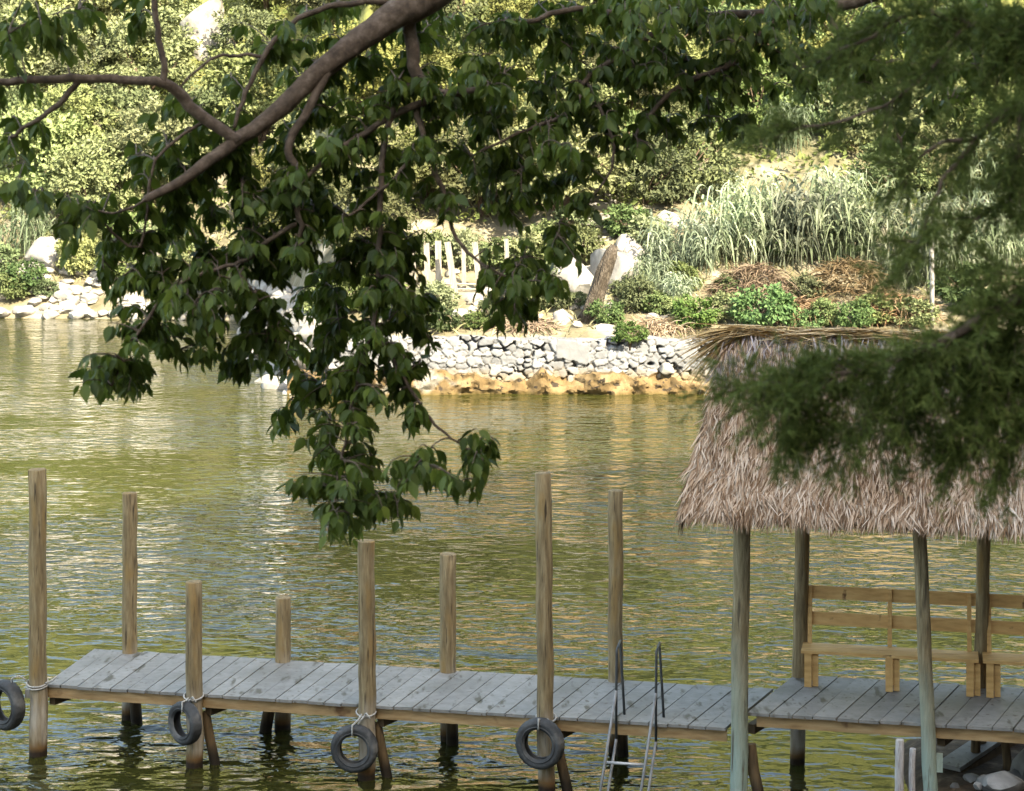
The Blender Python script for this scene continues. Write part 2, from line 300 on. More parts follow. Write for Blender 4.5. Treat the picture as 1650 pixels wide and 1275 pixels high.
def water_mat():
    m = bpy.data.materials.new('lake_water'); m.use_nodes = True; N = m.node_tree.nodes; Lk = m.node_tree.links; b = N['Principled BSDF']
    b.inputs['Base Color'].default_value = (0.029, 0.030, 0.007, 1); b.inputs['Roughness'].default_value = 0.03; b.inputs['IOR'].default_value = 1.42
    g = N.new('ShaderNodeNewGeometry'); h = None
    for sc, amp, det, st, ds in ((0.45, 0.10, 2, (0.7, 1.0, 1), 0.6), (1.5, 0.06, 2, (0.6, 1.0, 1), 0.6), (3.6, 0.048, 1, (0.55, 1.05, 1), 0.4), (7.5, 0.017, 2, (0.6, 1, 1), 0.3)):
        mp = N.new('ShaderNodeMapping'); mp.inputs['Scale'].default_value = st; mp.inputs['Rotation'].default_value = (0, 0, 0.15 * sc); Lk.new(g.outputs['Position'], mp.inputs['Vector'])
        nz = N.new('ShaderNodeTexNoise'); nz.inputs['Scale'].default_value = sc; nz.inputs['Detail'].default_value = det; nz.inputs['Distortion'].default_value = ds
        Lk.new(mp.outputs[0], nz.inputs['Vector'])
        ma = N.new('ShaderNodeMath'); ma.operation = 'MULTIPLY_ADD'; Lk.new(nz.outputs['Fac'], ma.inputs[0]); ma.inputs[1].default_value = amp
        if h is None: ma.inputs[2].default_value = 0
        else: Lk.new(h, ma.inputs[2])
        h = ma.outputs[0]
    n3 = N.new('ShaderNodeTexNoise'); n3.inputs['Scale'].default_value = 0.16; n3.inputs['Detail'].default_value = 3; Lk.new(g.outputs['Position'], n3.inputs['Vector'])
    mr = N.new('ShaderNodeMapRange'); mr.inputs['From Min'].default_value = 0.40; mr.inputs['From Max'].default_value = 0.60; mr.inputs['To Min'].default_value = 0.45; mr.inputs['To Max'].default_value = 1.75; Lk.new(n3.outputs['Fac'], mr.inputs['Value'])
    bp = N.new('ShaderNodeBump'); bp.inputs['Strength'].default_value = 1.0; Lk.new(mr.outputs[0], bp.inputs['Distance'])
    Lk.new(h, bp.inputs['Height']); Lk.new(bp.outputs[0], b.inputs['Normal']); return m
M_water = water_mat()

# ------------------------------------------------------------------ terrain and water
def shore_y(X): return 57.9 + 21.6 * sstep(-5.6, -11.0, X) * 1.0 + np.where(X < -11, (-11 - X) * 0.10, 0) + 0.25 * fbm(X * 0.6, X * 0 + 3.3, 5)
def shore_y(X):
    X = np.asarray(X, float)
    return 57.9 + 21.6 * (1 - sstep(-11.0, -5.6, X)) + np.where(X < -11, (-11 - X) * 0.10, 0) + 0.5 * fbm(X * 0.6, X * 0 + 3.3, 5)
PW = ([-30, -1, 0.3, 0.45, 3, 6, 12, 17, 27, 62, 95, 200], [-2, -1.2, -0.8, 1.5, 2.25, 3.4, 5.6, 8, 13.5, 43, 56, 62])
PL = ([-30, -1, 0, 1, 3, 6, 12, 20, 30, 62, 95, 200], [-2, -0.9, -0.15, 0.35, 1.5, 2.6, 5.5, 10.8, 17, 43, 56, 62])
def zf(X, Y):
    X = np.asarray(X, float); Y = np.asarray(Y, float)
    t = Y - shore_y(X); w = sstep(-6.0, -5.3, X)
    z = w * np.interp(t, *PW) + (1 - w) * np.interp(t, *PL)
    z = z + fbm(X * 0.35, Y * 0.35, 3) * np.clip(t - 1, 0, 6) * 0.35
    return z
def hit(px, py):
    Y = np.arange(57.9, 150, 0.1); P = np.stack([(px - CX) * Y / F, Y, HC - (py - HY) * Y / F], 1)
    d = P[:, 2] - zf(P[:, 0], Y); k = np.where(d <= 0)[0]
    k = k[0] if len(k) else len(Y) - 1
    return np.array([P[k, 0], Y[k], float(zf(P[k, 0], Y[k]))])
g = grid(np.concatenate([np.arange(-90, -26, 2.0), np.arange(-26, -12, 0.3), np.arange(-12, -5, 0.1), np.arange(-5, 26, 0.3), np.arange(26, 92, 2.0)]),
         np.concatenate([np.arange(50, 57.4, 0.8), np.arange(57.4, 60, 0.1), np.arange(60, 100, 0.35), np.arange(100, 260, 3.0)]), zf)
tag(g.build('far_hillside', M_bank, smooth=True), kind='structure')
w = MB(); w.add([(-300, 8, 0), (300, 8, 0), (300, 130, 0), (-300, 130, 0)], [(0, 1, 2, 3)])
tag(w.build('lake_water', M_water), kind='structure')
def zn(X, Y):
    base = np.interp(Y, [-14, -6, 3.5, 20.5, 23, 27, 60], [6.4, 6.2, 6.0, 0.16, -0.35, -1.2, -3])
    east = sstep(4.3, 4.9, X) * (1 - sstep(24.0, 28.0, Y + 0.25 * (7.5 - X))) * sstep(15, 20, Y)
    z = base * (1 - east) + np.maximum(base, 0.27) * east
    far = sstep(9.0, 13.0, X) * sstep(14, 22, Y)
    z = z * (1 - far) + np.maximum(z, 1.2) * far
    z = z + 19 * sstep(14, 24, X + 1.5 * fbm(Y * 0.2, X * 0.2, 9)) * (1 - sstep(26, 39, Y))  # rise out of view at the right, added to block skylight from that side
    return z + fbm(X * 1.5, Y * 1.5, 8) * 0.10 - 0.02
tag(grid(np.concatenate([np.arange(-60, -6, 2), np.arange(-6, 14, 0.25), np.arange(14, 60, 2.0)]), np.concatenate([np.arange(-16, 12, 1.0), np.arange(12, 30, 0.25), np.arange(30, 40, 1)]), zn).build('near_shore', M_mud, smooth=True), kind='structure')
def zh(X, Y):
    hx, hy = math.sin(R(SUN_AZ)), math.cos(R(SUN_AZ))
    d = X * hx + Y * hy
    top = (50 + 39) * math.tan(R(SUN_EL))
    lat = X * hy - Y * hx
    return np.interp(d, [10, 16, 50, 75, 120], [4, 6.0, top, top * 0.95, 0]) * (1 - 0.93 * np.where(lat > -12, sstep(30, 62, lat + 12), sstep(75, 110, -12 - lat))) + fbm(X * 0.08, Y * 0.08, 21) * 9 * sstep(20, 45, d) - 40 * (1 - sstep(8, 15, d))
hx, hy = math.sin(R(SUN_AZ)), math.cos(R(SUN_AZ))
Dg, Lg = np.meshgrid(np.arange(8, 121, 2.5), np.arange(-170, 171, 4.0))
Xg = Dg * hx + Lg * hy; Yg = Dg * hy - Lg * hx
hm = MB(); nx = Dg.shape[1]; ny = Dg.shape[0]
ii = np.arange(nx - 1)[None, :] + (np.arange(ny - 1) * nx)[:, None]
hm.V = [np.stack([Xg.ravel(), Yg.ravel(), zh(Xg, Yg).ravel()], 1)]; q = np.stack([ii, ii + nx, ii + nx + 1, ii + 1], -1).reshape(-1, 4)
hm.L = [q.ravel()]; hm.S = [np.full(len(q), 4)]; hm.n = nx * ny
tag(hm.build('shade_hill', M_shade_hill, smooth=True), kind='structure')  # unseen hill toward the sun, added and shaped to shade jetty and hut

# ------------------------------------------------------------------ pier
ZD = 0.87; ZH = 1.064; W = 1.62
FL = PZ(72, 1101.7, ZD); FR = PZ(1172, 1172, ZD)
u = unit(FR - FL); v = np.array([-u[1], u[0], 0.0]); zz = np.array([0, 0, 1.0]); LEN = np.linalg.norm(FR - FL)
def Q(s, d, z): return FL + u * s + v * d + zz * (z - FL[2])
def s_at(px, d, z):
    a, b = -3.0, 16.0
    for _ in range(50):
        c = (a + b) / 2
        if proj(Q(c, d, z))[0] < px: a = c
        else: b = c
    return a
def z_at(s, d, py): p = Q(s, d, 0); return HC - (py - HY) * p[1] / F
def log(m, a, b, r0, r1, n=16, rings=14, wob=0.006):
    t = np.linspace(0, 1, rings); P = np.asarray(a)[None] * (1 - t)[:, None] + np.asarray(b)[None] * t[:, None]
    P[1:-1, :2] += rng.standard_normal((rings - 2, 2)) * wob
    rr = r0 * (1 - t) + r1 * t; rr = rr * (1 + 0.015 * rng.standard_normal(rings))
    P = np.vstack([P, P[-1] + unit(P[-1] - P[-2]) * 0.006]); rr = np.append(rr, rr[-1] * 0.93)
    return m.tube(P, rr, n, 0.008)
def shear(s): return W * math.tan(R(-3.2 + 17.5 * min(max(s / LEN, 0), 1.05)))   # the boards are laid a little askew
def planks(m, s0, s1, d0, d1, z, w=0.215, th=0.035):
    s = s0
    while s < s1 - 0.05:
        ww = min(w * (1 + 0.12 * rng.uniform(-1, 1)), s1 - s); e0 = rng.uniform(-0.012, 0.012); e1 = rng.uniform(-0.02, 0.02); dz = rng.uniform(-0.004, 0.004)
        gap = 0.013
        a = Q(s + gap / 2, d0 + e0, z + dz); b = Q(s + ww - gap / 2, d0 + e0 + rng.uniform(-0.006, 0.006), z + dz + rng.uniform(-0.003, 0.003))
        c = Q(s + ww - gap / 2 + shear(s + ww), d1 + e1, z + dz + rng.uniform(-0.005, 0.005)); d = Q(s + gap / 2 + shear(s), d1 + e1, z + dz)
        mids = []
        V = []
        for (f0, f1) in ((0, 0), (0.33, 0.0), (0.67, 0.0), (1, 0)):
            V += [a * (1 - f0) + d * f0 + zz * rng.uniform(-0.002, 0.002), b * (1 - f0) + c * f0 + zz * rng.uniform(-0.002, 0.002)]
        Vt = np.array(V); Vb = Vt - zz * th
        Fc = []
        for i in range(3):
            k = 2 * i
            Fc += [(k, k + 1, k + 3, k + 2), (k + 8, k + 10, k + 11, k + 9), (k, k + 2, k + 10, k + 8), (k + 1, k + 9, k + 11, k + 3)]
        Fc += [(0, 8, 9, 1), (6, 7, 15, 14)]
        m.add(np.vstack([Vt, Vb]), Fc)
        s += ww
    return m
pier = empty('wooden_pier', Q(0, 0, 0), 'grey plank jetty on round posts running over the lake to the thatched hut', 'pier')
sfront = [s_at(x, -0.055, ZD) for x in (60, 312, 590, 880)]
sback = [s_at(x, W - 0.03, ZD) for x in (209, 456, 722, 992)]
SH = s_at(1190, -0.055, ZH)                                           # the hut's first post
planks(MB(), 0.0, SH - 0.13, -0.03, W + 0.03, ZD).build('deck', M_deck, pier)
m = MB(); m.box(Q((SH - 0.1) / 2 - 0.05, 0.035, ZD - 0.035 - 0.07), (SH - 0.08, 0.05, 0.13), (u, v, zz)); m.build('front_beam', M_beam, pier)
m = MB(); m.box(Q((SH - 0.1) / 2 - 0.05, W - 0.05, ZD - 0.035 - 0.07), (SH - 0.08, 0.05, 0.13), (u, v, zz)); m.build('rear_beam', M_beam, pier)
for x, sf, sb in zip(range(4), sfront, sback):
    m = MB(); m.bar(Q(sf + 0.14, 0.07, ZD - 0.22), Q(sb + 0.14 * 0.6, W - 0.08, ZD - 0.22), 0.09, 0.11); m.build('cross_beam', M_dark, pier)
for sf, r, top, lean in zip(sfront, (15.0, 14, 14.5, 14), (757, 938, 872, 763), (0, 0, 0.0, -0.04)):
    p = Q(sf, -0.055, 0); m = MB(); log(m, p - zz * 1.2 + u * 0.02, p + zz * z_at(sf, -0.055, top) + u * lean, r * p[1] / F * 0.98, r * p[1] / F * 0.95); m.build('post', M_post, pier, True, sharp=50)
for sb, r, top in zip(sback, (12.5, 13, 13.8, 12.3), (795, 963, 893, 791)):
    p = Q(sb, W - 0.03, 0); m = MB(); log(m, p - zz * 1.2, p + zz * z_at(sb, W - 0.03, top), r * p[1] / F, r * p[1] / F * 0.95); m.build('post', M_post, pier, True, sharp=50)
for sf in sfront[1:]:
    m = MB(); log(m, Q(sf + 0.08, 0.12, ZD - 0.25), Q(sf + 0.42, 0.02, -0.9), 0.06, 0.065, 10, 6); m.build('brace', M_pile, pier, True, sharp=50)
for sb, ds in zip(sback, (0.17, -0.20, 0.1, 0.12)):
    m = MB(); log(m, Q(sb + ds * 0.55, W - 0.16, ZD - 0.25), Q(sb + ds * 1.5, W - 0.2, -0.9), 0.075, 0.08, 10, 6); m.build('brace', M_pile, pier, True, sharp=50)
m = MB(); m.box(Q(-0.10, -0.02, ZD - 0.12), (0.26, 0.10, 0.10), (u, v, zz)); m.build('cleat_block', M_pale, pier)

# ------------------------------------------------------------------ thatched hut
hut = empty('thatched_hut', Q(SH, 0, 0), 'open palm thatched shelter standing over the water at the end of the jetty', 'hut')
HL = 5.0
sh_f = [SH, s_at(1497, -0.055, ZH), SH + 2 * (s_at(1497, -0.055, ZH) - SH)]
sh_b = [s_at(1287, W - 0.03, ZH), s_at(1579, W - 0.03, ZH), 2 * s_at(1579, W - 0.03, ZH) - s_at(1287, W - 0.03, ZH)]
planks(MB(), SH + 0.09, SH + HL - 0.3, -0.03, W + 0.03, ZH, 0.25).build('deck', M_deck, hut)
m = MB(); m.box(Q(SH + HL / 2 - 0.05, 0.035, ZH - 0.035 - 0.07), (HL - 0.5, 0.05, 0.13), (u, v, zz)); m.build('front_beam', M_beam, hut)
m = MB(); m.box(Q(SH + HL / 2 + 0.15, W - 0.05, ZH - 0.035 - 0.07), (HL - 0.9, 0.05, 0.13), (u, v, zz)); m.build('rear_beam', M_beam, hut)
for k in range(3):
    m = MB(); m.bar(Q(sh_f[k] + 0.13, 0.08, ZH - 0.22), Q(sh_b[k] + 0.08, W - 0.08, ZH - 0.22), 0.09, 0.11); m.build('cross_beam', M_dark, hut)
ZE = 3.42
for k, (r0, dx, mt) in enumerate(((14.5, 0.05, M_palepost), (12, -0.13, M_palepost), (13, 0, M_palepost))):
    p = Q(sh_f[k], -0.055, 0); rr = r0 * p[1] / F
    m = MB(); log(m, p - zz * (1.2 if k == 0 else 0.4) - u * dx * 0.35, p + zz * (ZE + 0.5) + u * dx, rr, rr * 0.9, 16, 18, 0.004); m.build('post', mt, hut, True, sharp=50)
for k in range(3):
    p = Q(sh_b[k], W - 0.03, 0); rr = (12.3, 11.3, 12)[k] * p[1] / F
    m = MB(); log(m, p - zz * 1.2 - u * 0.04, p + zz * (ZE + 0.5) + u * 0.07, rr, rr * 0.95, 16, 18, 0.003); m.build('post', M_post, hut, True, sharp=50)
m = MB(); log(m, Q(SH + 0.12, 0.08, ZD - 0.2), Q(SH + 0.36, -0.02, -0.8), 0.065, 0.07, 10, 6); m.build('brace', M_pile, hut, True, sharp=50)
m = MB(); log(m, Q(sh_b[1] - 0.05, W - 0.35, ZH - 0.2), Q(sh_b[1] - 0.05, W - 0.35, -0.3), 0.055, 0.06, 10, 6); m.build('brace', M_pile, hut, True, sharp=50)
m = MB(); log(m, Q(sh_b[1] + 0.28, W - 0.5, ZH - 0.1), Q(sh_b[1] + 0.30, W - 0.5, -0.1), 0.05, 0.055, 10, 6); m.build('brace', M_pile, hut, True, sharp=50)
m = MB(); m.box(Q(sh_f[1] + 0.115, -0.06, ZH - 0.42), (0.07, 0.06, 0.2), (u, v, zz)); m.build('wooden_block', M_palepost, hut)
# roof: steep gabled slopes of palm thatch
S0 = SH - 0.57; S1 = SH + HL + 0.3; DM = W / 2; RZ = 5.29; EO = 0.52; EZ = 3.47
for d in (0.0, W):
    m = MB(); log(m, Q(S0 + 0.3, d, EZ + 0.42), Q(S1 - 0.3, d, EZ + 0.42), 0.055, 0.055, 10, 8); m.build('roof_beam', M_post, hut, True, sharp=50)
m = MB()
A = [Q(S0, -EO + 0.03, EZ), Q(S1, -EO + 0.03, EZ), Q(S1 - 0.05, DM, RZ), Q(S0 + 0.40, DM, RZ), Q(S1, W + EO - 0.03, EZ), Q(S0, W + EO - 0.03, EZ)]
B = [a - zz * 0.12 for a in A]
m.add(A + B, [(0, 1, 2, 3), (3, 2, 4, 5), (6, 9, 8, 7), (9, 11, 10, 8), (0, 6, 7, 1), (5, 4, 10, 11), (0, 3, 9, 6), (3, 5, 11, 9), (1, 7, 8, 2), (2, 8, 10, 4)])
roof = m.build('roof', M_under, hut)
BT = np.array([(-.5, 0, 0), (.5, 0, 0), (-.45, .45, .02), (.45, .45, .02), (-.2, .85, 0), (.2, .85, 0), (0, 1, -.03)]); BF = [(0, 1, 3, 2), (2, 3, 5, 4), (4, 5, 6)]
def blades(m, O, D, Nn, Ln, Wd, curl):
    Mx = frames(D, Nn); Mx = Mx.copy()
    Mx[:, :, 0] *= Wd[:, None]; z = Mx[:, :, 2].copy(); Mx[:, :, 1] *= Ln[:, None]
    # curl: bend along z with y^2 done by three templates
    V = np.einsum('nij,kj->nki', Mx, BT * np.array([1, 1, 0])) + O[:, None, :] + z[:, None, :] * (BT[None, :, 1] ** 2 * curl[:, None] + BT[None, :, 2] * 0.3)[..., None]
    N = len(O); l = np.concatenate([np.asarray(f) for f in BF])
    m.V.append(V.reshape(-1, 3)); m.L.append((l[None] + (np.arange(N) * 7)[:, None]).ravel() + m.n); m.S.append(np.tile(np.array([4, 4, 3]), N)); m.n += 7 * N
def slope_blades(m, n, front, f0=0.0, f1=1.0, lo=0.15, hi=0.36):
    f = f0 + (f1 - f0) * (np.floor(rng.random(n) * 11) + rng.random(n) ** 1.5 * 0.9) / 11.0; s = S0 - 0.02 + (S1 - S0) * rng.random(n)
    s = s + 0.34 * f * (S1 - s) / (S1 - S0)
    e = np.array([0.0, -EO, EZ]); r = np.array([0.0, DM, RZ])
    d = -EO + (DM + EO) * f; z = EZ + (RZ - EZ) * f - 0.10 * np.sin(f * math.pi)
    if not front: d = W - d
    O = FL + u * s[:, None] + v * d[:, None] + zz * (z - FL[2])[:, None]
    sg = 1 if front else -1
    dn = unit(v * (-(DM + EO)) * sg + zz * -(RZ - EZ)); nn = unit(np.cross(u, -dn)) * sg
    nn = nn if nn[2] > 0 else -nn
    clump = fbm(s * 4.5, f * 11, 31) * 1.7
    yaw = rng.standard_normal(n) * 0.21 + clump * 0.75 - np.where(s < S0 + 0.6, 0.15, 0)
    D = dn[None] * np.cos(yaw)[:, None] + u[None] * np.sin(yaw)[:, None]
    D = unit(D + nn * (rng.random(n) * 0.38 + 0.03 + np.clip(clump, -0.1, 0.3) * 0.4)[:, None])
    O = O + nn * (rng.random(n) * 0.05 + 0.01)[:, None]
    N2 = unit(nn[None] + rvec(n) * 0.45)
    blades(m, O, D, N2, rng.uniform(lo, hi, n), rng.uniform(0.007, 0.026, n), rng.uniform(-0.06, 0.03, n))
th = MB(); slope_blades(th, 48000, True); slope_blades(th, 5000, False)
n = 5200                                                                # shaggy fringe under the eave
s = S0 - 0.03 + (S1 - S0 + 0.05) * rng.random(n); O = FL + u * s[:, None] + v * (-EO + rng.uniform(-0.03, 0.12, n))[:, None] + zz * (EZ - FL[2] + rng.uniform(-0.03, 0.12, n))[:, None]
D = unit(np.array([0, 0, -1.0])[None] + u[None] * (rng.standard_normal(n) * 0.25)[:, None] - v[None] * rng.uniform(-0.1, 0.55, n)[:, None])
blades(th, O, D, unit(-v[None] + rvec(n) * 0.5), rng.uniform(0.12, 0.22, n), rng.uniform(0.008, 0.02, n), rng.uniform(-0.04, 0.03, n))
n = 1500                                                                # gable ends
for se, sg in ((S0, -1), (S1, 1)):
    f = rng.random(n); side = np.where(rng.random(n) < 0.5, 1, -1); dd = DM + side * (DM + EO) * (1 - f)
    O = FL + u * (se + np.where(se < SH, 0.36, 0.06) * -sg * f)[:, None] + v * dd[:, None] + zz * (EZ + (RZ - EZ) * f - FL[2] - 0.03)[:, None]
    D = unit(zz[None] * -1.0 + v[None] * (side * 0.5)[:, None] * np.where(rng.random(n) < 0.5, 1, 0.3)[:, None] + u[None] * sg * rng.uniform(0.0, 0.45, n)[:, None] + rvec(n) * 0.15)
    blades(th, O, D, unit(u[None] * sg + rvec(n) * 0.5), rng.uniform(0.2, 0.45, n), rng.uniform(0.012, 0.03, n), rng.uniform(-0.06, 0.02, n))
th.build('thatch', M_thatch, roof)
rc = MB()
for front in (True, False):
    slope_blades(rc, 2600 if front else 900, front, 0.78, 1.03, 0.22, 0.42)
rc.build('ridge_cap', M_ridge, roof)
fr = MB(); n = 1500                                                       # long fronds laid along the ridge, splayed at the gable end
s = np.concatenate([S0 + 0.40 + rng.random(n - 170) * (S1 - S0 - 0.4), np.full(170, S0 + 0.42) + rng.random(170) * 0.22])
O = FL + u * s[:, None] + v * (DM + rng.uniform(-0.12, 0.06, n))[:, None] + zz * (RZ - FL[2] + rng.uniform(0.0, 0.11, n))[:, None]
sg = np.where(rng.random(n) < 0.6, -1, 1); sg[n - 170:] = -1
dz = rng.uniform(-0.30, 0.03, n); dz[n - 170:] = -rng.random(170) ** 1.3 * 1.5; dvv = rng.uniform(-0.30, 0.1, n); dvv[n - 170:] = rng.uniform(-0.8, 0.15, 170)
D = unit(u[None] * sg[:, None] + zz[None] * dz[:, None] + v[None] * dvv[:, None])
Ln = rng.uniform(0.35, 0.8, n); Ln[n - 170:] = rng.uniform(0.5, 0.95, 170); crl = rng.uniform(-0.05, 0.02, n); crl[n - 170:] = rng.uniform(-0.20, -0.04, 170); wdt = rng.uniform(0.012, 0.030, n); wdt[n - 170:] *= 1.5
blades(fr, O, D, unit(zz[None] + rvec(n) * 0.5), Ln, wdt, crl)
fr.build('ridge_fronds', M_frond, roof)

# ------------------------------------------------------------------ benches
def bench(s0, s1, label):
    t = empty('slatted_bench', Q((s0 + s1) / 2, 1.4, ZH), label, 'bench', 'wooden benches in the hut')
    L = s1 - s0; c = (s0 + s1) / 2; hz = ZH + 0.42
    m = MB(); m.box(Q(c, 1.22, hz), (L, 0.19, 0.035), (u, v, zz)); m.box(Q(c, 1.42, hz), (L, 0.19, 0.035), (u, v, zz)); m.build('seat', M_bench, t)
    tilt = unit(zz + v * 0.16); nb = np.cross(u, tilt)
    for hh in (0.71, 1.02):
        m = MB(); m.box(Q(c + 0.02, 1.47, ZH + 0.02) + tilt * hh, (L - 0.06, 0.028, 0.155), (u, nb, tilt)); m.build('back_slat', M_bench, t)
    for f in (0.02, 0.5, 0.97):
        sx = s0 + 0.04 + f * (L - 0.08)
        m = MB(); m.bar(Q(sx, 1.505, hz - 0.05), Q(sx, 1.505, hz - 0.05) + tilt * 0.74, 0.05, 0.045, v); m.build('back_support', M_bench, t)
        m = MB(); m.box(Q(sx, 1.17, ZH + 0.2), (0.085, 0.06, 0.40), (u, v, zz)); m.box(Q(sx + 0.085, 1.20, ZH + 0.19), (0.07, 0.05, 0.37), (u, v, zz)); m.build('leg', M_bench, t)
        m = MB(); m.box(Q(sx + 0.02, 1.48, ZH + 0.2), (0.09, 0.07, 0.40), (u, v, zz)); m.build('leg', M_bench, t)
        m = MB(); m.box(Q(sx + 0.075, 1.33, ZH + 0.33), (0.03, 0.30, 0.10), (u, v, zz)); m.build('cross_rail', M_bench, t)
sb0 = s_at(1291, 1.15, ZH + 0.4); sb1 = s_at(1577, 1.15, ZH + 0.4)
bench(sb0, sb1, 'long wooden bench with two back slats, left one under the thatched roof, wholly in view')
bench(sb1 + 0.05, sb1 + 0.05 + (sb1 - sb0), 'wooden bench at the right edge of the photo, continuing the row under the thatch')

# ------------------------------------------------------------------ ladder
lad = empty('metal_ladder', Q(s_at(1020, 0, ZD), 0, ZD), 'dark steel swimming ladder with two hoop handrails on the jetty edge', 'ladder')
rail_px = [(992, 1, 0), (1053, 1, 0)]
lp = []
for k, x in enumerate((993, 1057)):
    sx = s_at(x, -0.06, ZD)
    hb = Q(sx + 0.05, 0.24, ZD - 0.02); 
    topb = Q(sx + 0.0 , 0.24, ZD + 0.86) ; topf = Q(sx + 0.0, -0.02, ZD + 0.82); mid = Q(sx, -0.06, ZD + 0.36); low = Q(sx, -0.06, ZD - 0.30)
    m = MB(); m.tube([hb, hb * 0.5 + topb * 0.5, topb - zz * 0.04, topb, topb * 0.5 + topf * 0.5, topf, topf - zz * 0.04 - v * 0.005, mid, low], 0.0155, 8); m.build('handrail', M_steel, lad, True)
    d = unit(-v * 0.34 - zz * 1.0 - u * 0.12); a1 = mid; b1 = mid + d * 1.75; a2 = low + zz * 0.1; b2 = a2 + d * 1.25
    m = MB(); m.tube([a1, (a1 + b1) / 2, b1], 0.0165, 8); m.tube([a2, (a2 + b2) / 2, b2], 0.0165, 8); m.build('stringer', M_stringer, lad, True)
    lp.append((a1, d))
for hz in (0.83, 1.17, 1.5):
    m = MB(); a = lp[0][0] + lp[0][1] * hz + v * 0.09; b = lp[1][0] + lp[1][1] * hz + v * 0.09; m.tube([a, b], 0.017, 8); m.build('rung', M_rung, lad, True)

# ------------------------------------------------------------------ tyres
def tyre(c, ax, ro, label, rope_pts, yaw=0):
    t = empty('hanging_tyre', c, label, 'tyre', 'tyres hung on the jetty posts as fenders')
    k = ro / 0.283
    prof = [(-.055, .163), (-.072, .180), (-.083, .195), (-.074, .205), (-.081, .235), (-.072, .258), (-.058, .273), (-.03, .281), (0, .283), (.03, .281), (.058, .273), (.072, .258), (.081, .235), (.074, .205), (.083, .195), (.072, .180), (.055, .163), (.045, .170), (.06, .20), (.055, .245), (0, .262), (-.055, .245), (-.06, .20), (-.045, .170)]
    ax = unit(ax); x = unit(np.cross(ax, zz)); y = np.cross(x, ax); n = 72; V = []
    for i in range(n):
        a = i / n * 2 * math.pi; rd = x * math.cos(a) + y * math.sin(a)
        for j, (p, r) in enumerate(prof):
            if 5 <= j <= 11 and (i + (j % 2)) % 3 == 0: r = r - 0.011
            V.append(np.asarray(c) + ax * p * k + rd * r * k)
    P = len(prof); Fc = [(i * P + j, i * P + (j + 1) % P, ((i + 1) % n) * P + (j + 1) % P, ((i + 1) % n) * P + j) for i in range(n) for j in range(P)]
    m = MB(); m.add(V, Fc); m.build('tyre_ring', M_rubber, t, True, sharp=40)
    for pts in rope_pts:
        m = MB(); m.tube(pts, 0.011, 6); m.build('rope', M_rope, t, True)
def ring(c, r, z, a0=0, a1=6.3, n=20, tilt=0.03):
    return [np.array([c[0], c[1], 0]) + np.array([math.cos(a) * r, math.sin(a) * r, z + tilt * math.sin(a * 1.0)]) for a in np.linspace(a0, a1, n)]
def hang(top, post, pr, z, rin):
    """rope round the post at height z and down through the tyre top"""
    L = [ring(post, pr + 0.012, z, -0.4, 5.9, 22)]
    a = np.array([post[0], post[1], z]) - v * (pr + 0.02)
    L.append([a - u * 0.02, (a + top) / 2 - v * 0.03, top - v * 0.085 + zz * 0.02, top - v * 0.09 - zz * 0.10, top - zz * 0.13, top + v * 0.07 - zz * 0.05, (a + top) / 2 + u * 0.03, a + u * 0.03])
    L.append([a + u * 0.02, a - v * 0.04 + u * 0.05 + zz * 0.03, a - v * 0.05 + u * 0.10 - zz * 0.03])
    return L
def tyre_at(px, py, d, ro, post_s, z_r, label, ax=None, pr=0.105):
    s = s_at(px, d, 0.4); p = Q(s, d, 0); z = HC - (py - HY) * p[1] / F; c = Q(s, d, z)
    post = Q(post_s, -0.055, 0)
    tyre(c, -v if ax is None else ax, ro, label, hang(c + zz * ro * 0.98, post, pr, z_r, 0))
tyre_at(298, 1165, -0.255, 0.262, sfront[1], 0.86, 'black tyre hung on the short front post nearest the left end of the jetty', unit(-v - u * 0.55))
tyre_at(571, 1206, -0.255, 0.283, sfront[2], 0.80, 'black tyre roped low on the middle front post of the jetty', unit(-v + u * 0.12))
tyre_at(870, 1198, -0.255, 0.295, sfront[3], 0.87, 'fat black tyre on the tall front post beside the metal ladder', unit(-v - u * 0.15))
p0 = Q(sfront[0], -0.055, 0); c0 = PY(9, 1136, p0[1] + 0.05)
tyre(c0, unit(-v - u * 0.45), 0.31, 'tyre half out of the photo, tied to the tall post at the outer end', [ring(p0, 0.127, 0.90, -0.4, 5.9, 22), ring(p0, 0.127, 0.87, 0.4, 6.9, 22),
     [p0 + zz * 0.92 - u * 0.12 - v * 0.03, p0 + zz * 0.98 - u * 0.22 - v * 0.05, p0 + zz * 0.95 - u * 0.30 - v * 0.08, c0 + zz * 0.16 + u * 0.08],
     [p0 + zz * 0.9 + u * 0.12 - v * 0.03, p0 + zz * 0.93 + u * 0.20, p0 + zz * 0.98 + u * 0.25 + v * 0.03]])

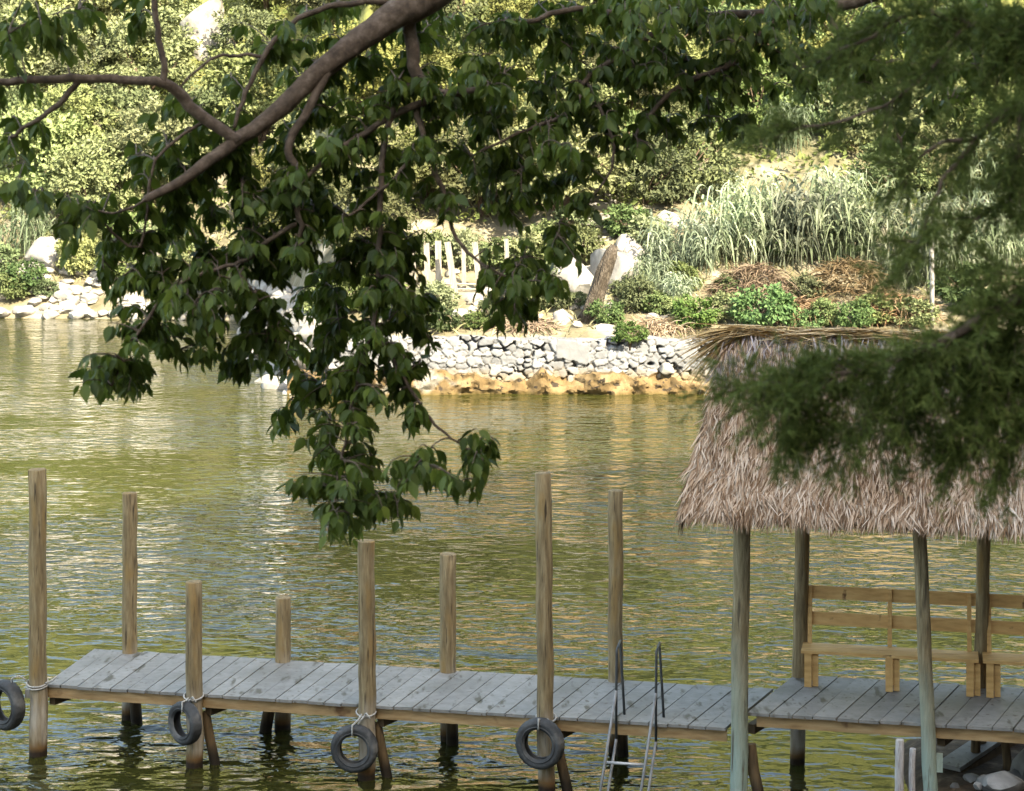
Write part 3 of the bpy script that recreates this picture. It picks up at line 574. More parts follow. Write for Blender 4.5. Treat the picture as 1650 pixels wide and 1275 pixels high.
# ------------------------------------------------------------------ near shore bits, bottom right
def blob(name, c, r, m_, label, cat, group=None, sub=3, seed=0, flat=0.7, amp=0.35, rot=0.0):
    bpy_me = bpy.data.meshes.new('tmp'); import bmesh
    bm = bmesh.new(); bmesh.ops.create_icosphere(bm, subdivisions=sub, radius=1.0)
    V = np.array([x.co[:] for x in bm.verts]); Fc = [tuple(x.index for x in f.verts) for f in bm.faces]; bm.free(); bpy.data.meshes.remove(bpy_me)
    nn = fbm(V[:, 0] * 1.3 + seed * 3.1, V[:, 1] * 1.3 + V[:, 2] * 1.7, seed, 4) + 0.5 * fbm(V[:, 2] * 2.1 + seed, V[:, 0] * 1.9 - V[:, 1], seed + 5, 3)
    V = V * (1 + amp * 1.6 * nn)[:, None]
    gp = np.random.default_rng(seed + 500)
    for nv in unit(gp.standard_normal((15, 3))):
        ex = np.maximum(V @ nv - gp.uniform(0.55, 0.9), 0); V = V - ex[:, None] * nv * 0.92
    cr, sr = math.cos(rot), math.sin(rot); r = np.asarray(r, float) if not np.isscalar(r) else np.array([r, r, r * flat])
    V = V * r; V = np.stack([V[:, 0] * cr - V[:, 1] * sr, V[:, 0] * sr + V[:, 1] * cr, V[:, 2]], 1)
    m = MB(); m.add(V + np.asarray(c), Fc); o = m.build(name, m_, None, True, loc=c, sharp=38)
    return tag(o, label, cat, group)
for px, top, wpx, lab in ((1449, 1193, 7, 'thicker white weathered stake with a knobbly top, in front of the hut'), (1470, 1207, 5.2, 'thinner white stake with a slanting cut top, right of the thicker one')):
    Y = 20.6; b = PY(px, 1275, Y); zb = float(zn(b[0], Y)) - 0.3; t = PY(px + 1, top, Y)
    m = MB(); log(m, (b[0] - 0.02, Y, zb), t, wpx * Y / F * 1.1, wpx * Y / F, 10, 10, 0.006)
    o = m.build('weathered_stake', M_stake, None, True, loc=(b[0], Y, zb), sharp=60); tag(o, lab, 'stake', 'white stakes on the near shore')
for k, (px, py, Y, r, lab) in enumerate(((1618, 1262, 21.6, (0.30, 0.24, 0.17), 'largest grey rock on the brown shore at the bottom right corner'), (1590, 1263, 21.9, (0.17, 0.15, 0.10), 'mid sized grey rock left of the largest one on the near shore'), (1577, 1266, 21.6, (0.07, 0.07, 0.05), 'smallest pale rock at the left end of the near shore rocks'), (1648, 1240, 22.5, (0.14, 0.2, 0.25), 'upright brown grey rock cut by the right edge under the hut'))):
    blob('shore_rock', PY(px, py, Y), r, M_greyrock, lab, 'rock', 'rocks on the near shore', seed=40 + k)
for k, (px, py, Y, r) in enumerate(((1555, 1268, 21.8, .09), (1603, 1252, 22.3, .12), (1632, 1250, 22.4, .15), (1520, 1270, 21.7, .07), (1565, 1256, 22.4, .10), (1642, 1270, 21.4, .13), (1500, 1266, 22.0, .05), (1538, 1262, 22.2, .06))):
    q0_ = PY(px, py, Y); q0_[2] = float(zn(q0_[0], Y)) + r * 0.25
    blob('rubble_stone', q0_, (r * 1.2, r, r * 0.7), M_greyrock, 'dark grey stone in the rubble on the brown near shore', 'rock', 'rubble stones on the near shore', seed=240 + k, sub=2)
m = MB(); a = PY(1528, 1253, 22.7); a[2] += 0.12; b = PY(1700, 1150, 24.3); b[0] = a[0] + 1.35
d = unit(b - a); side = unit(np.cross(d, zz)); upn = np.cross(side, d)
m.box((a + b) / 2, (0.30, np.linalg.norm(b - a), 0.05), (side, d, upn))
tag(m.build('gangway_board', M_deck, None, loc=a), 'grey board sloping up from the brown shore beneath the hut deck', 'board')
m = MB(); m.bar(a - zz * 0.12 + d * 0.1, b - zz * 0.12, 0.3, 0.14); o = m.build('support_beam', M_dark, None, loc=a); tag(o, 'brown timber lying under the sloping grey board on the shore', 'timber')

# ------------------------------------------------------------------ stone wall and rock shelf across the water
def wall():
    xs = np.arange(-5.4, 18.5, 0.028); zs = np.arange(-0.3, 1.72, 0.028); X, Z = np.meshgrid(xs, zs)
    cw, ch = 0.31, 0.175; f1 = np.full(X.shape, 9.0); f2 = np.full(X.shape, 9.0); idv = np.zeros(X.shape)
    wx = X + 0.10 * fbm(X * 3, Z * 3, 51) * 2; wz = Z + 0.08 * fbm(X * 3, Z * 3, 52) * 2
    big = sstep(5.0, 6.5, X); wx = wx / (1 + 0.0 * big)
    ix = np.floor(wx / cw).astype(int); iz = np.floor(wz / ch).astype(int)
    for di in (-2, -1, 0, 1, 2):
        for dj in (-2, -1, 0, 1, 2):
            a, b_ = ix + di, iz + dj
            jx = hash2(a, b_, 61); jz = hash2(a, b_, 62); wgt = 0.7 + 1.3 * hash2(a, b_, 63) ** 2 + 0.8 * (hash2(a, b_, 69) > 0.85)
            d = np.hypot((a + 0.1 + 0.8 * jx) * cw - wx, ((b_ + 0.1 + 0.8 * jz) * ch - wz) * 1.35) / wgt
            near = d < f1; f2 = np.where(near, f1, np.minimum(f2, d)); idv = np.where(near, hash2(a, b_, 64), idv); f1 = np.where(near, d, f1)
    e = f2 - f1; prof = sstep(0.0, 0.03, e)
    Yw = 57.62 - 0.06 * prof - 0.08 * (idv - 0.5) + 0.05 * fbm(X * 9, Z * 9, 55) + Z * 0.06 + 0.25 * fbm(X * 0.5, X * 0, 56)
    topz = 1.60 + 0.16 * fbm(X * 1.2, X * 0, 57) + 0.10 * (hash2(np.floor(X / 0.4).astype(int), ix * 0, 58) - 0.5)
    hole = sstep(0.10, 0.17, fbm(X * 2.3, Z * 3.2, 59, 3)) * (1 - sstep(0.02, 0.06, e)); Yw = Yw + 0.25 * hole
    Zn = np.minimum(Z, topz); Yw = Yw + np.where(Z > topz, (Z - topz) * 4 + 0.02, 0)
    pc = PY(924, 574, 57.55); inp = ((np.abs(X - pc[0] + 0.2 * fbm(Z * 3, Z * 0, 66)) < 0.50) & (np.abs(Z - pc[2] - 0.1 + 0.5 * fbm(X * 3, X * 0, 65)) < 0.30)) * 1.0
    crack = fbm(X * 1.4, Z * 1.4, 67, 3); joint = (1 - sstep(0.002, 0.020, e)) * sstep(-0.22, 0.02, crack)
    joint = joint * (1 - inp); Yw = Yw * (1 - inp) + (57.50 + Z * 0.06 + 0.02 * fbm(X * 6, Z * 6, 68) + 0.25 * fbm(X * 0.5, X * 0, 56)) * inp; idv = idv * (1 - inp) + 0.35 * inp
    m = MB(); ny, nx = X.shape
    ii = np.arange(nx - 1)[None, :] + (np.arange(ny - 1) * nx)[:, None]; q = np.stack([ii, ii + 1, ii + nx + 1, ii + nx], -1).reshape(-1, 4)
    m.V = [np.stack([X.ravel(), Yw.ravel(), Zn.ravel()], 1)]; m.L = [q.ravel()]; m.S = [np.full(len(q), 4)]; m.n = nx * ny
    t = empty('stone_wall', (5, 57.8, 0), 'low pale dry stone retaining wall along the far waterline', 'wall')
    m.build('stonework', M_wall, t, True, attr={'stone': idv.ravel(), 'joint': joint.ravel()})
wall()
def shelf():
    xs = np.arange(-6.6, 7.6, 0.05); ts = np.arange(0, 1.0001, 0.04); X, T = np.meshgrid(xs, ts)
    topz = 0.52 + 0.42 * fbm(X * 0.5, X * 0, 71, 4) + 0.5 * fbm(X * 2.3, X * 0, 72) + 0.10 * sstep(1, -4, X) * 1.0 - 0.28 * sstep(3.4, 6, X)
    topz = np.clip(topz, 0.12, 0.95)
    Z = -0.5 + (topz + 0.5) * np.minimum(T / 0.6, 1) + 0.02
    Yv = 57.15 + 0.45 * np.maximum(T - 0.6, 0) / 0.4 * 1.6 + 0.10 * T + (1.1 * fbm(X * 1.1, Z * 1.6, 73, 5) + 0.5 * np.abs(fbm(X * 2.6, Z * 3.5, 74, 4))) * (1 - 0.6 * sstep(0.6, 1, T))
    px = CX + F * X / 57.2; py = HY + F * (HC - Z) / 57.2
    arch = np.exp(-(((px - 912) / 26) ** 2 + ((py - 606) / 17) ** 4)); Yv = Yv + 0.75 * arch
    nx = X.shape[1]; ny = X.shape[0]; ii = np.arange(nx - 1)[None, :] + (np.arange(ny - 1) * nx)[:, None]; q = np.stack([ii, ii + 1, ii + nx + 1, ii + nx], -1).reshape(-1, 4)
    m = MB(); m.V = [np.stack([X.ravel(), Yv.ravel(), Z.ravel()], 1)]; m.L = [q.ravel()]; m.S = [np.full(len(q), 4)]; m.n = nx * ny
    tag(m.build('rock_ledge', M_shelf, None, True, sharp=35), 'rust orange stained rock ledge at the waterline below the stone wall', 'rock')
shelf()

# ------------------------------------------------------------------ rocks on the far bank
def ground(px, py, Y=None):
    return hit(px, py)
k = 0
for px, py, r, lab in ((905, 520, .45, 'pale boulder on the far terrace just above the concrete patch'), (1008, 455, 1.5, 'big white boulder leaning beside the dark tree trunk on the far bank'), (1070, 372, .75, 'white boulder among the reeds, right of the stone steps'), (1020, 415, .8, 'whitish boulder between the steps and the silver reeds'),
                       (918, 462, 1.1, 'white boulder left of the leaning trunk'), (800, 505, .55, 'bright boulder under the log on the far terrace'), (1075, 598, .3, 'round pale stone set at the foot of the wall near the hut'),
                       (410, 512, .95, 'bluish grey boulder at the waterline behind the hanging leaves'), (350, 520, .6, 'smaller grey boulder at the left foot of the far ledge'), (455, 520, .8, 'grey boulder where the far ledge begins'), (90, 425, 1.5, 'large bright white rock on the far left bank'), (230, 430, 1.3, 'pale rock on the left bank half behind the leaves')):
    p = hit(px, py) if py < 590 else PY(px, py, 57.5)
    blob('boulder', p + np.array([0, 0, r * 0.15]), (r * 1.0, r * 0.8, r * 0.75), M_rock, lab, 'rock', 'boulders on the far bank', seed=k * 3 + 1, rot=k * 1.3); k += 1
o = blob('rock_outcrop', hit(330, 80) + np.array([0, -0.5, 0.4]), (1.5, 1.3, 2.7), M_rock, 'tall pale rock face showing through the trees at the top left', 'rock', seed=77, sub=5, amp=0.8)
gb = np.random.default_rng(77); src = [blob('ledge_boulder', (0, 0, 0), (0.75, 0.65, 0.6), M_rock, 'grey boulder piled on the receding shore left of the stone wall', 'rock', 'boulders piled on the shore left of the wall', seed=60 + j) for j in range(4)]
for i in range(64):
    Yy = gb.uniform(57.6, 79); xs_ = np.linspace(-11.2, -4.6, 300); Xx = float(xs_[np.argmin(np.abs(shore_y(xs_) - Yy))]); k_ = i % 3
    Xx += 0.35 + k_ * 0.6 + gb.uniform(-.2, .2) - 0.3; sc = gb.uniform(0.6, 1.25) * (1 if k_ < 2 else 1.2)
    o = src[i] if i < 4 else src[i % 4].copy()
    if i >= 4: COL.objects.link(o)
    o.location = (Xx - 0.6, Yy, min(float(zf(Xx - 0.1, Yy)), 0.1 + 0.65 * k_) + 0.1); o.rotation_euler = (0, 0, gb.uniform(0, 6)); o.scale = (sc, sc, sc)
src = [blob('shore_stone', (0, 0, 0), (0.6, 0.5, 0.36), M_rock, 'pale stone in the rubble along the far left waterline', 'rock', 'rubble along the far left waterline', seed=90 + j, sub=2) for j in range(4)]
n = 0
for i in range(150):
    px = rng.uniform(-30, 330); py = rng.uniform(474, 522)
    X = (px - CX) * 82 / F; Y = float(shore_y(X)) + (522 - py) * 0.075 + 0.2; X = (px - CX) * Y / F
    sc = rng.uniform(0.3, 0.95); loc = (X, Y, float(zf(X, Y)) + 0.1)
    o = src[i] if i < 4 else src[i % 4].copy()
    if i >= 4: COL.objects.link(o)
    o.location = loc; o.rotation_euler = (0, 0, rng.uniform(0, 6)); o.scale = (sc, sc, sc)

# ------------------------------------------------------------------ far plants
LT = np.array([(0, 0, 0), (-.3, .45, .09), (.3, .45, .09), (0, 1, -.06)]); LF = [(0, 2, 3, 1)]
LF = [(0, 2, 3), (0, 3, 1)]
def crown(r, nclump, per, size, leaf, seed, hollow=0.55, up=0.5):
    g_ = np.random.default_rng(seed); m = MB(); size = np.asarray(size, float)
    c = unit(g_.standard_normal((nclump, 3))) * (hollow + (1 - hollow) * g_.random((nclump, 1)) ** 0.6)
    c[:, 2] = np.where(c[:, 2] < -0.5, c[:, 2] * 0.6, c[:, 2])
    lump = 1 + 0.45 * fbm(c[:, 0] * 1.6 + seed, c[:, 1] * 1.6 + c[:, 2] * 2, seed)
    C = c * size * lump[:, None]
    cr = g_.uniform(0.6, 1.25, nclump) * r
    idx = np.repeat(np.arange(nclump), per); N = len(idx)
    off = unit(g_.standard_normal((N, 3))) * (g_.random((N, 1)) ** 0.5) * cr[idx][:, None] * np.array([1, 1, 0.62])
    O = C[idx] + off
    out = unit(C[idx] / size + off * 0.8 / r * 0.5)
    D = unit(out * 0.7 + unit(g_.standard_normal((N, 3))) * 0.8 + np.array([0, 0, -0.25])); Nn = unit(out * 0.5 + np.array([0, 0, up]) + unit(g_.standard_normal((N, 3))) * 0.6)
    Mx = frames(D, Nn) * (leaf * g_.uniform(0.7, 1.3, N))[:, None, None]
    m.scatter(LT, LF, Mx, O)
    return m
def make_plant(name, label, cat, group, size, nclump, per, r, leaf, m_, seed, trunk=True, kidname='crown'):
    t = empty(name, (0, 0, 0), label, cat, group)
    mm = crown(r, nclump, per, size, leaf, seed); mm.V = [V + np.array([0, 0, size[2] * (1.05 if trunk else 0.75)]) for V in mm.V]
    mm.build(kidname, m_, t)
    tm = MB(); g_ = np.random.default_rng(seed)
    for k in range(5):
        e = unit(g_.standard_normal(3) * np.array([1, 1, 0.2]) + np.array([0, 0, 0.9])) * size * 0.8 + np.array([0, 0, size[2] * 0.7])
        tm.tube([(0, 0, -0.4), (e[0] * 0.2, e[1] * 0.2, e[2] * 0.4), e], [0.035 * size[2] + 0.02, 0.025 * size[2], 0.012], 6)
    tm.build('trunk' if trunk else 'stem', M_bark, t, True)
    return t
def put(t, used, px, py, sc, rz, label=None, first=[]):
    p = hit(px, py)
    if t.name not in used: used.add(t.name); c = t; c.location = [float(x) for x in p]; c.rotation_euler = (0, 0, rz); c.scale = (sc, sc, sc)
    else: c = copy_tree(t, p, rz, sc)
    if label: c['label'] = label
    return c
used = set()
T1 = [make_plant('hillside_tree', 'sunlit pale green tree on the slope at the left, above the lake', 'tree', 'pale green trees on the left slope', (2.2, 2.1, 1.9), 130, 46, 0.55, 0.21, M_lightleaf, 100 + k) for k in range(3)]
for i, (px, py) in enumerate(((50, 150), (140, 190), (235, 170), (20, 250), (110, 290), (190, 265), (60, 340), (150, 370), (250, 330), (330, 260), (-10, 90), (80, 70), (190, 80), (270, 60), (0, 0), (120, -10), (230, -30), (420, 230), (400, 120), (430, 20), (-20, 180))):
    put(T1[i % 3], used, px, py, rng.uniform(0.85, 1.25), rng.uniform(0, 6))
T2 = [make_plant('hillside_tree', 'yellow green tree on the slope behind the hanging branches', 'tree', 'yellow green trees behind the hanging branches', (2.0, 2.0, 1.7), 120, 46, 0.5, 0.19, M_yelleaf, 120 + k) for k in range(3)]
for i, (px, py) in enumerate(((520, 320), (600, 350), (690, 330), (780, 350), (860, 330), (500, 210), (580, 180), (680, 200), (770, 180), (850, 210), (920, 250), (540, 60), (640, 40), (750, 60), (840, 80), (930, 120), (990, 40), (1010, 190), (480, 420), (580, 430), (460, 340), (900, 360))):
    put(T2[i % 3], used, px, py, rng.uniform(0.75, 1.2), rng.uniform(0, 6))
T3 = [make_plant('hillside_bush', 'rounded green bush on the slope above the silver reeds', 'bush', 'rounded bushes above the reeds', (1.7, 1.7, 1.35), 110, 42, 0.42, 0.17, (M_midleaf, M_yelleaf)[k % 2], 140 + k, False, 'foliage') for k in range(4)]
for i, (px, py) in enumerate(((1040, 330), (1100, 310), (1010, 290), (1070, 250), (1150, 240), (1130, 170), (1220, 210), (1280, 190), (1350, 210), (1420, 240), (1480, 220), (1550, 200), (1620, 240), (1260, 110), (1350, 90), (1450, 120), (1560, 100), (1640, 120), (1150, 60), (1060, 110), (1280, 10), (1420, 20), (1560, 10), (1660, 330), (1440, 330), (1520, 310))):
    put(T3[i % 4], used, px, py, rng.uniform(0.75, 1.25), rng.uniform(0, 6))
H = [make_plant('low_bush', 'x', 'bush', 'fresh green low bushes on the wall top', (0.8, 0.75, 0.55), 60, 40, 0.22, 0.12, M_herb, 160 + k, False, 'foliage') for k in range(3)]
for i, (px, py, sc, lab) in enumerate(((1015, 552, .62, 'small round green bush hanging over the middle of the stone wall'), (1118, 528, .95, 'green bush on the wall top just left of the thatch ridge'), (1225, 525, 1.25, 'widest green bush on the bank right above the thatch ridge'), (1300, 530, .6, 'smallest low plant above the thatch ridge'), (1375, 530, .85, 'blue green bush right of the middle above the thatch ridge'), (978, 520, .75, 'green bush at the foot of the dark leaning trunk'), (705, 535, .8, 'green bush on the wall top below the white palings'), (765, 528, .5, 'tiny yellow green bush right of the palings foot'), (1250, 415, 1.0, 'dark green bush growing between the reed clumps'), (1560, 490, 1.3, 'blue green bush to the right of the white pole'), (40, 470, 1.3, 'grassy bush on the left bank above the rubble'), (830, 470, .8, 'green bush behind the log on the terrace'))):
    p = hit(px, py) if i else PY(1015, 551, 57.6)
    c = H[i] if i < 3 else copy_tree(H[i % 3], p, 0, 1)
    c.location = [float(x) for x in p]; c.rotation_euler = (0, 0, i * 1.1); c.scale = (sc, sc, sc); c['label'] = lab
# reeds
def ribbon(m, base, d0, L, bend, w, n=6, g_=rng, sidev=None):
    t = np.linspace(0, 1, n); P = np.asarray(base)[None] + np.asarray(d0)[None] * (t * L)[:, None] + np.asarray(bend)[None] * (t ** 2.2 * L)[:, None]
    sd_ = unit(np.cross(d0, g_.standard_normal(3))) if sidev is None else sidev
    wd = w * np.minimum(1, (1 - t) * 2.5 + 0.03); V = np.concatenate([P - sd_ * wd[:, None] / 2, P + sd_ * wd[:, None] / 2])
    m.add(V, [(i, i + 1, n + i + 1, n + i) for i in range(n - 1)]); return P
def reed_clump(seed, h=2.9, rad=0.9, nst=34):
    g_ = np.random.default_rng(seed); m = MB()
    for i in range(nst):
        a = g_.uniform(0, 6.28); rr = rad * math.sqrt(g_.random()); b = np.array([math.cos(a) * rr, math.sin(a) * rr, -0.2])
        d = unit(np.array([math.cos(a) * 0.16 * rr / rad, math.sin(a) * 0.16 * rr / rad, 1]) + g_.standard_normal(3) * 0.05)
        L = h * g_.uniform(0.65, 1.1); bn = np.array([g_.normal(0.05, 0.14), g_.normal(0, 0.14), -0.12])
        P = ribbon(m, b, d, L, bn, 0.035, 6, g_)
        for k in range(10):
            f = g_.uniform(0.3, 1.0); q_ = P[min(int(f * 5), 4)] * (1 - (f * 5) % 1) + P[min(int(f * 5) + 1, 5)] * ((f * 5) % 1)
            aa = g_.uniform(0, 6.28); dd = unit(np.array([math.cos(aa) * 0.55, math.sin(aa) * 0.55, 0.9])); ll = g_.uniform(0.6, 1.15)
            ribbon(m, q_, dd, ll, np.array([math.cos(aa) * 0.15, math.sin(aa) * 0.15, -g_.uniform(1.0, 1.9)]), g_.uniform(0.045, 0.085), 6, g_)
    return m
RC = []
for kk in range(4):
    t = empty('reed_clump', (0, 0, 0), 'tall silvery green reed clump on the bank behind the thatched roof', 'reeds', 'silvery reed clumps behind the thatch')
    reed_clump(200 + kk).build('blades', M_reed, t); RC.append(t)
i = 0
for px, py, sc in ((1075, 440, .75), (1110, 440, .95), (1150, 432, .95), (1190, 424, 1.0), (1230, 420, 1.05), (1215, 380, .95), (1290, 424, 1.15), (1325, 418, 1.15), (1360, 420, 1.1), (1400, 424, 1.05), (1050, 480, .6), (1085, 490, .6), (1450, 470, .7), (1490, 440, 1.0), (1520, 460, 1.1), (1550, 450, 1.1), (1590, 440, 1.1), (1640, 430, 1.1), (1345, 360, .8), (1170, 330, .6), (1590, 330, .9), (1610, 280, .9), (1270, 250, .8), (1400, 230, .9)):
    p = hit(px, py); c = RC[i] if i < 4 else copy_tree(RC[i % 4], p); c.location = [float(x) for x in p]; c.rotation_euler = (0, 0, i * 2.1); c.scale = (sc, sc, sc * rng.uniform(0.65, 1.15)); i += 1
for px, lab in ((42, 'silvery reed clump on the far left bank, at the photo edge'), ):
    c = copy_tree(RC[0], hit(px, 412), 1, 1.0); c['label'] = lab; del c['group']
# dry brush heaps
def brush(seed, w, h, n):
    g_ = np.random.default_rng(seed); m = MB()
    for i in range(n):
        a = g_.uniform(0, 6.28); rr = math.sqrt(g_.random()); b = np.array([math.cos(a) * rr * w, math.sin(a) * rr * w * 0.7, h * 0.75 * (1 - rr * rr) - 0.1]); aa = g_.uniform(0, 6.28)
        ribbon(m, b, unit(np.array([math.cos(aa), math.sin(aa), g_.uniform(0.05, 0.9)])), g_.uniform(0.4, 1.0), np.array([0, 0, -g_.uniform(0.3, 0.9)]), g_.uniform(0.02, 0.04), 5, g_)
    return m
for px, py, w_, h_, lab in ((1215, 476, 1.4, 1.3, 'straw coloured heap of dry grass below the reeds, left of the bare brown one'), (1365, 482, 1.4, 1.7, 'tallest rusty brown heap of dry brush below the reeds'), (1450, 515, 1.1, 1.0, 'brown dry brush just left of the white pole'), (1290, 512, 0.9, 0.7, 'low dry brush directly above the thatch ridge'), (840, 525, 1.0, 0.3, 'flat dry grass on the wall top left of the concrete patch'), (1060, 530, 0.9, 0.35, 'flat pale dry grass on the wall top near the small round bush')):
    p = hit(px, py); t = empty('dry_brush', p, lab, 'dry brush', 'dry brush on the far bank'); mb = brush(int(px), w_, h_, 1100); mb.V = [V + p for V in mb.V]; mb.build('stalks', M_dry, t)
# undergrowth that nobody could count
gs = np.random.default_rng(300); m = MB(); N = 1500
Yc = gs.uniform(60, 128, N); Xc = gs.uniform(-1, 1, N) * (0.27 * Yc + 3); tt = Yc - shore_y(Xc)
keep = (tt > np.where(Xc > -6, 9, 5)) & ~((np.abs(CX + F * Xc / Yc - 960) < 28) & (tt < 16)); Xc, Yc = Xc[keep], Yc[keep]; Zc = zf(Xc, Yc)
per = 46; idx = np.repeat(np.arange(len(Xc)), per); rr = gs.uniform(0.6, 1.3, len(Xc))
off = unit(gs.standard_normal((len(idx), 3))) * gs.random((len(idx), 1)) ** 0.5 * rr[idx][:, None]; off[:, 2] = np.abs(off[:, 2]) * 0.9
O = np.stack([Xc, Yc, Zc], 1)[idx] + off
m.scatter(LT, LF, frames(unit(off + gs.standard_normal(off.shape) * 0.6), unit(np.array([0, -0.3, 0.8]) + gs.standard_normal(off.shape) * 0.6)) * (gs.uniform(0.15, 0.32, len(idx)))[:, None, None], O)
o = m.build('undergrowth', M_yelleaf); tag(o, 'sunlit yellow green undergrowth covering the slope across the lake', 'undergrowth', kind='stuff')
gd = np.random.default_rng(310); m = MB(); Yc = gd.uniform(58.3, 70, 5200); Xc = gd.uniform(-6, 17, 5200)
kp = fbm(Xc * 0.5, Yc * 0.5, 311) + gd.normal(0, 0.08, 5200) > -0.03; Xc, Yc = Xc[kp], Yc[kp]; Zc = zf(Xc, Yc)
for x_, y_, z_ in zip(Xc, Yc, Zc):
    aa = gd.uniform(0, 6.28); ribbon(m, (x_, y_, z_ - 0.03), unit(np.array([math.cos(aa) * 0.5, math.sin(aa) * 0.5, 0.9])), gd.uniform(0.2, 0.6), np.array([math.cos(aa) * 0.3, math.sin(aa) * 0.3, -gd.uniform(0.1, 0.7)]), gd.uniform(0.03, 0.06), 4, gd)
Xc = gd.uniform(-26, -10, 2200); Yc = np.array([float(shore_y(a)) for a in Xc]) + gd.uniform(2.5, 9, 2200); Zc = zf(Xc, Yc)
for x_, y_, z_ in zip(Xc, Yc, Zc):
    aa = gd.uniform(0, 6.28); ribbon(m, (x_, y_, z_ - 0.03), unit(np.array([math.cos(aa) * 0.5, math.sin(aa) * 0.5, 0.9])), gd.uniform(0.3, 0.8), np.array([math.cos(aa) * 0.3, math.sin(aa) * 0.3, -gd.uniform(0.1, 0.7)]), gd.uniform(0.04, 0.08), 4, gd)
o = m.build('bank_grass', M_strawgreen); tag(o, 'straw and pale green grass growing on the far bank', 'grass', kind='stuff')
src = [blob('scattered_stone', (0, 0, 0), (0.42, 0.36, 0.26), M_rock, 'pale stone lying among the grass on the far bank above the wall', 'rock', 'stones scattered over the far bank', seed=190 + j, sub=2) for j in range(4)]
for i in range(46):
    px = gd.uniform(690, 1120); py = gd.uniform(400, 532); p = hit(px, py); sc = gd.uniform(0.35, 1.15)
    o = src[i] if i < 4 else src[i % 4].copy()
    if i >= 4: COL.objects.link(o)
    o.location = [float(a) for a in p]; o.rotation_euler = (0, 0, gd.uniform(0, 6)); o.scale = (sc, sc, sc)
BK = [make_plant('bank_bush', 'sunlit grey green scrub bush on the terraced far bank between the rocks', 'bush', 'grey green scrub bushes among the far bank rocks', (0.75, 0.7, 0.6), 60, 40, 0.24, 0.13, (M_midleaf, M_lightleaf)[k % 2], 180 + k, False, 'foliage') for k in range(4)]
i = 0
for px, py, sc in ((690, 430, 0.9), (745, 428, 1.0), (800, 430, 0.9), (645, 430, 0.9), (860, 436, 1.0), (700, 500, .9), (790, 520, .6), (850, 500, .8), (880, 470, .9), (900, 500, .6), (930, 495, .5), (1030, 500, .8), (1060, 505, .7), (1090, 510, .6), (1040, 460, .9), (1010, 480, .6), (1100, 470, .8), (930, 420, 1.0), (890, 420, 1.2), (850, 430, 1.1), (1010, 380, 1.1), (1040, 400, 1.0), (620, 470, 1.1), (640, 510, .8), (925, 380, 1.0), (1165, 515, .7), (1180, 480, .7), (1300, 480, .7), (1410, 520, .9), (1470, 525, .9), (1330, 525, .6), (130, 440, 1.3), (190, 450, 1.2), (280, 450, 1.3), (0, 440, 1.4), (20, 480, 1.0), (330, 470, 1.2), (390, 480, 1.0), (75, 480, 0.7), (120, 410, 1.5), (200, 410, 1.5), (270, 415, 1.5), (560, 500, 1.0), (520, 510, 1.0)):
    p = hit(px, py); c = BK[i] if i < 4 else copy_tree(BK[i % 4], p); c.location = [float(a) for a in p]; c.rotation_euler = (0, 0, i * 1.7); c.scale = (sc, sc, sc * rng.uniform(0.8, 1.2)); i += 1
# palings, log, steps, trunk, pole
fe = empty('paling_fence', hit(740, 470), 'broken fence of uneven pale palings with two thin rails on the far terrace', 'fence')
YF = fe.location[1]
for x0, y0, x1, y1, wd in ((663, 388, 666, 470, 11), (687, 392, 690, 470, 9), (706, 388, 707, 470, 10), (721, 390, 741, 525, 10), (747, 400, 748, 470, 7), (765, 390, 773, 470, 9), (816, 385, 818, 470, 7)):
    m = MB(); Yp = YF - (0.6 if y1 > 500 else 0); a = PY(x1, y1, Yp); b = PY(x0, y0, Yp); m.bar(a, b, wd * Yp / F, 0.035, (0, 1, 0)); m.build('paling', M_pale, fe)
for y in (458, 466):
    m = MB(); m.tube([PY(640, y - 1, YF - 0.12), PY(740, y, YF - 0.12), PY(845, y + 1, YF - 0.12)], 0.03, 6); m.build('rail', M_pale, fe, True)
for a, b, r, lab in (((752, 492), (772, 478), .05, 'short bleached log propped under the paling rails'), ((705, 507), (718, 490), .035, 'thin fallen pole leaning left of the longest paling')):
    m = MB(); Yp = YF - 0.9; m.tube([PY(*a, Yp), PY((a[0] + b[0]) / 2, (a[1] + b[1]) / 2, Yp), PY(*b, Yp)], r * 1.3, 8); o = m.build('fallen_log', M_pale, None, True, loc=PY(*a, Yp)); tag(o, lab, 'log')
st = empty('stone_steps', hit(962, 395), 'pinkish stone steps climbing the far slope between the bushes', 'steps')
for k in range(7):
    p = hit(962 + (k % 2) * 3, 392 - k * 13); m = MB(); m.box(p + np.array([0, 0.3, 0.02]), (1.0 + 0.1 * (k % 3), 0.75, 0.34)); o = m.build('step', M_rock, st); bv = o.modifiers.new('bevel', 'BEVEL'); bv.width = 0.05
b0 = hit(952, 515); Yt = b0[1]
m = MB(); m.tube([PY(946, 525, Yt), PY(956, 495, Yt), PY(964, 465, Yt), PY(974, 435, Yt), PY(985, 408, Yt), PY(990, 396, Yt + 0.1)], [0.42, 0.29, 0.24, 0.25, 0.20, 0.09], 16, 0.2); o = m.build('leaning_trunk', M_pile2, None, True, loc=b0); tag(o, 'short dark rough dead trunk leaning right beside the big white boulder', 'trunk')

a = hit(1502, 528); m = MB(); m.tube([a - zz * 0.2, PY(1502, 455, a[1]), PY(1501, 388, a[1])], 3.6 * a[1] / F, 8); o = m.build('white_pole', M_stake, None, True, loc=a); tag(o, 'slim white pole standing in the brush right of the thatch ridge', 'pole')

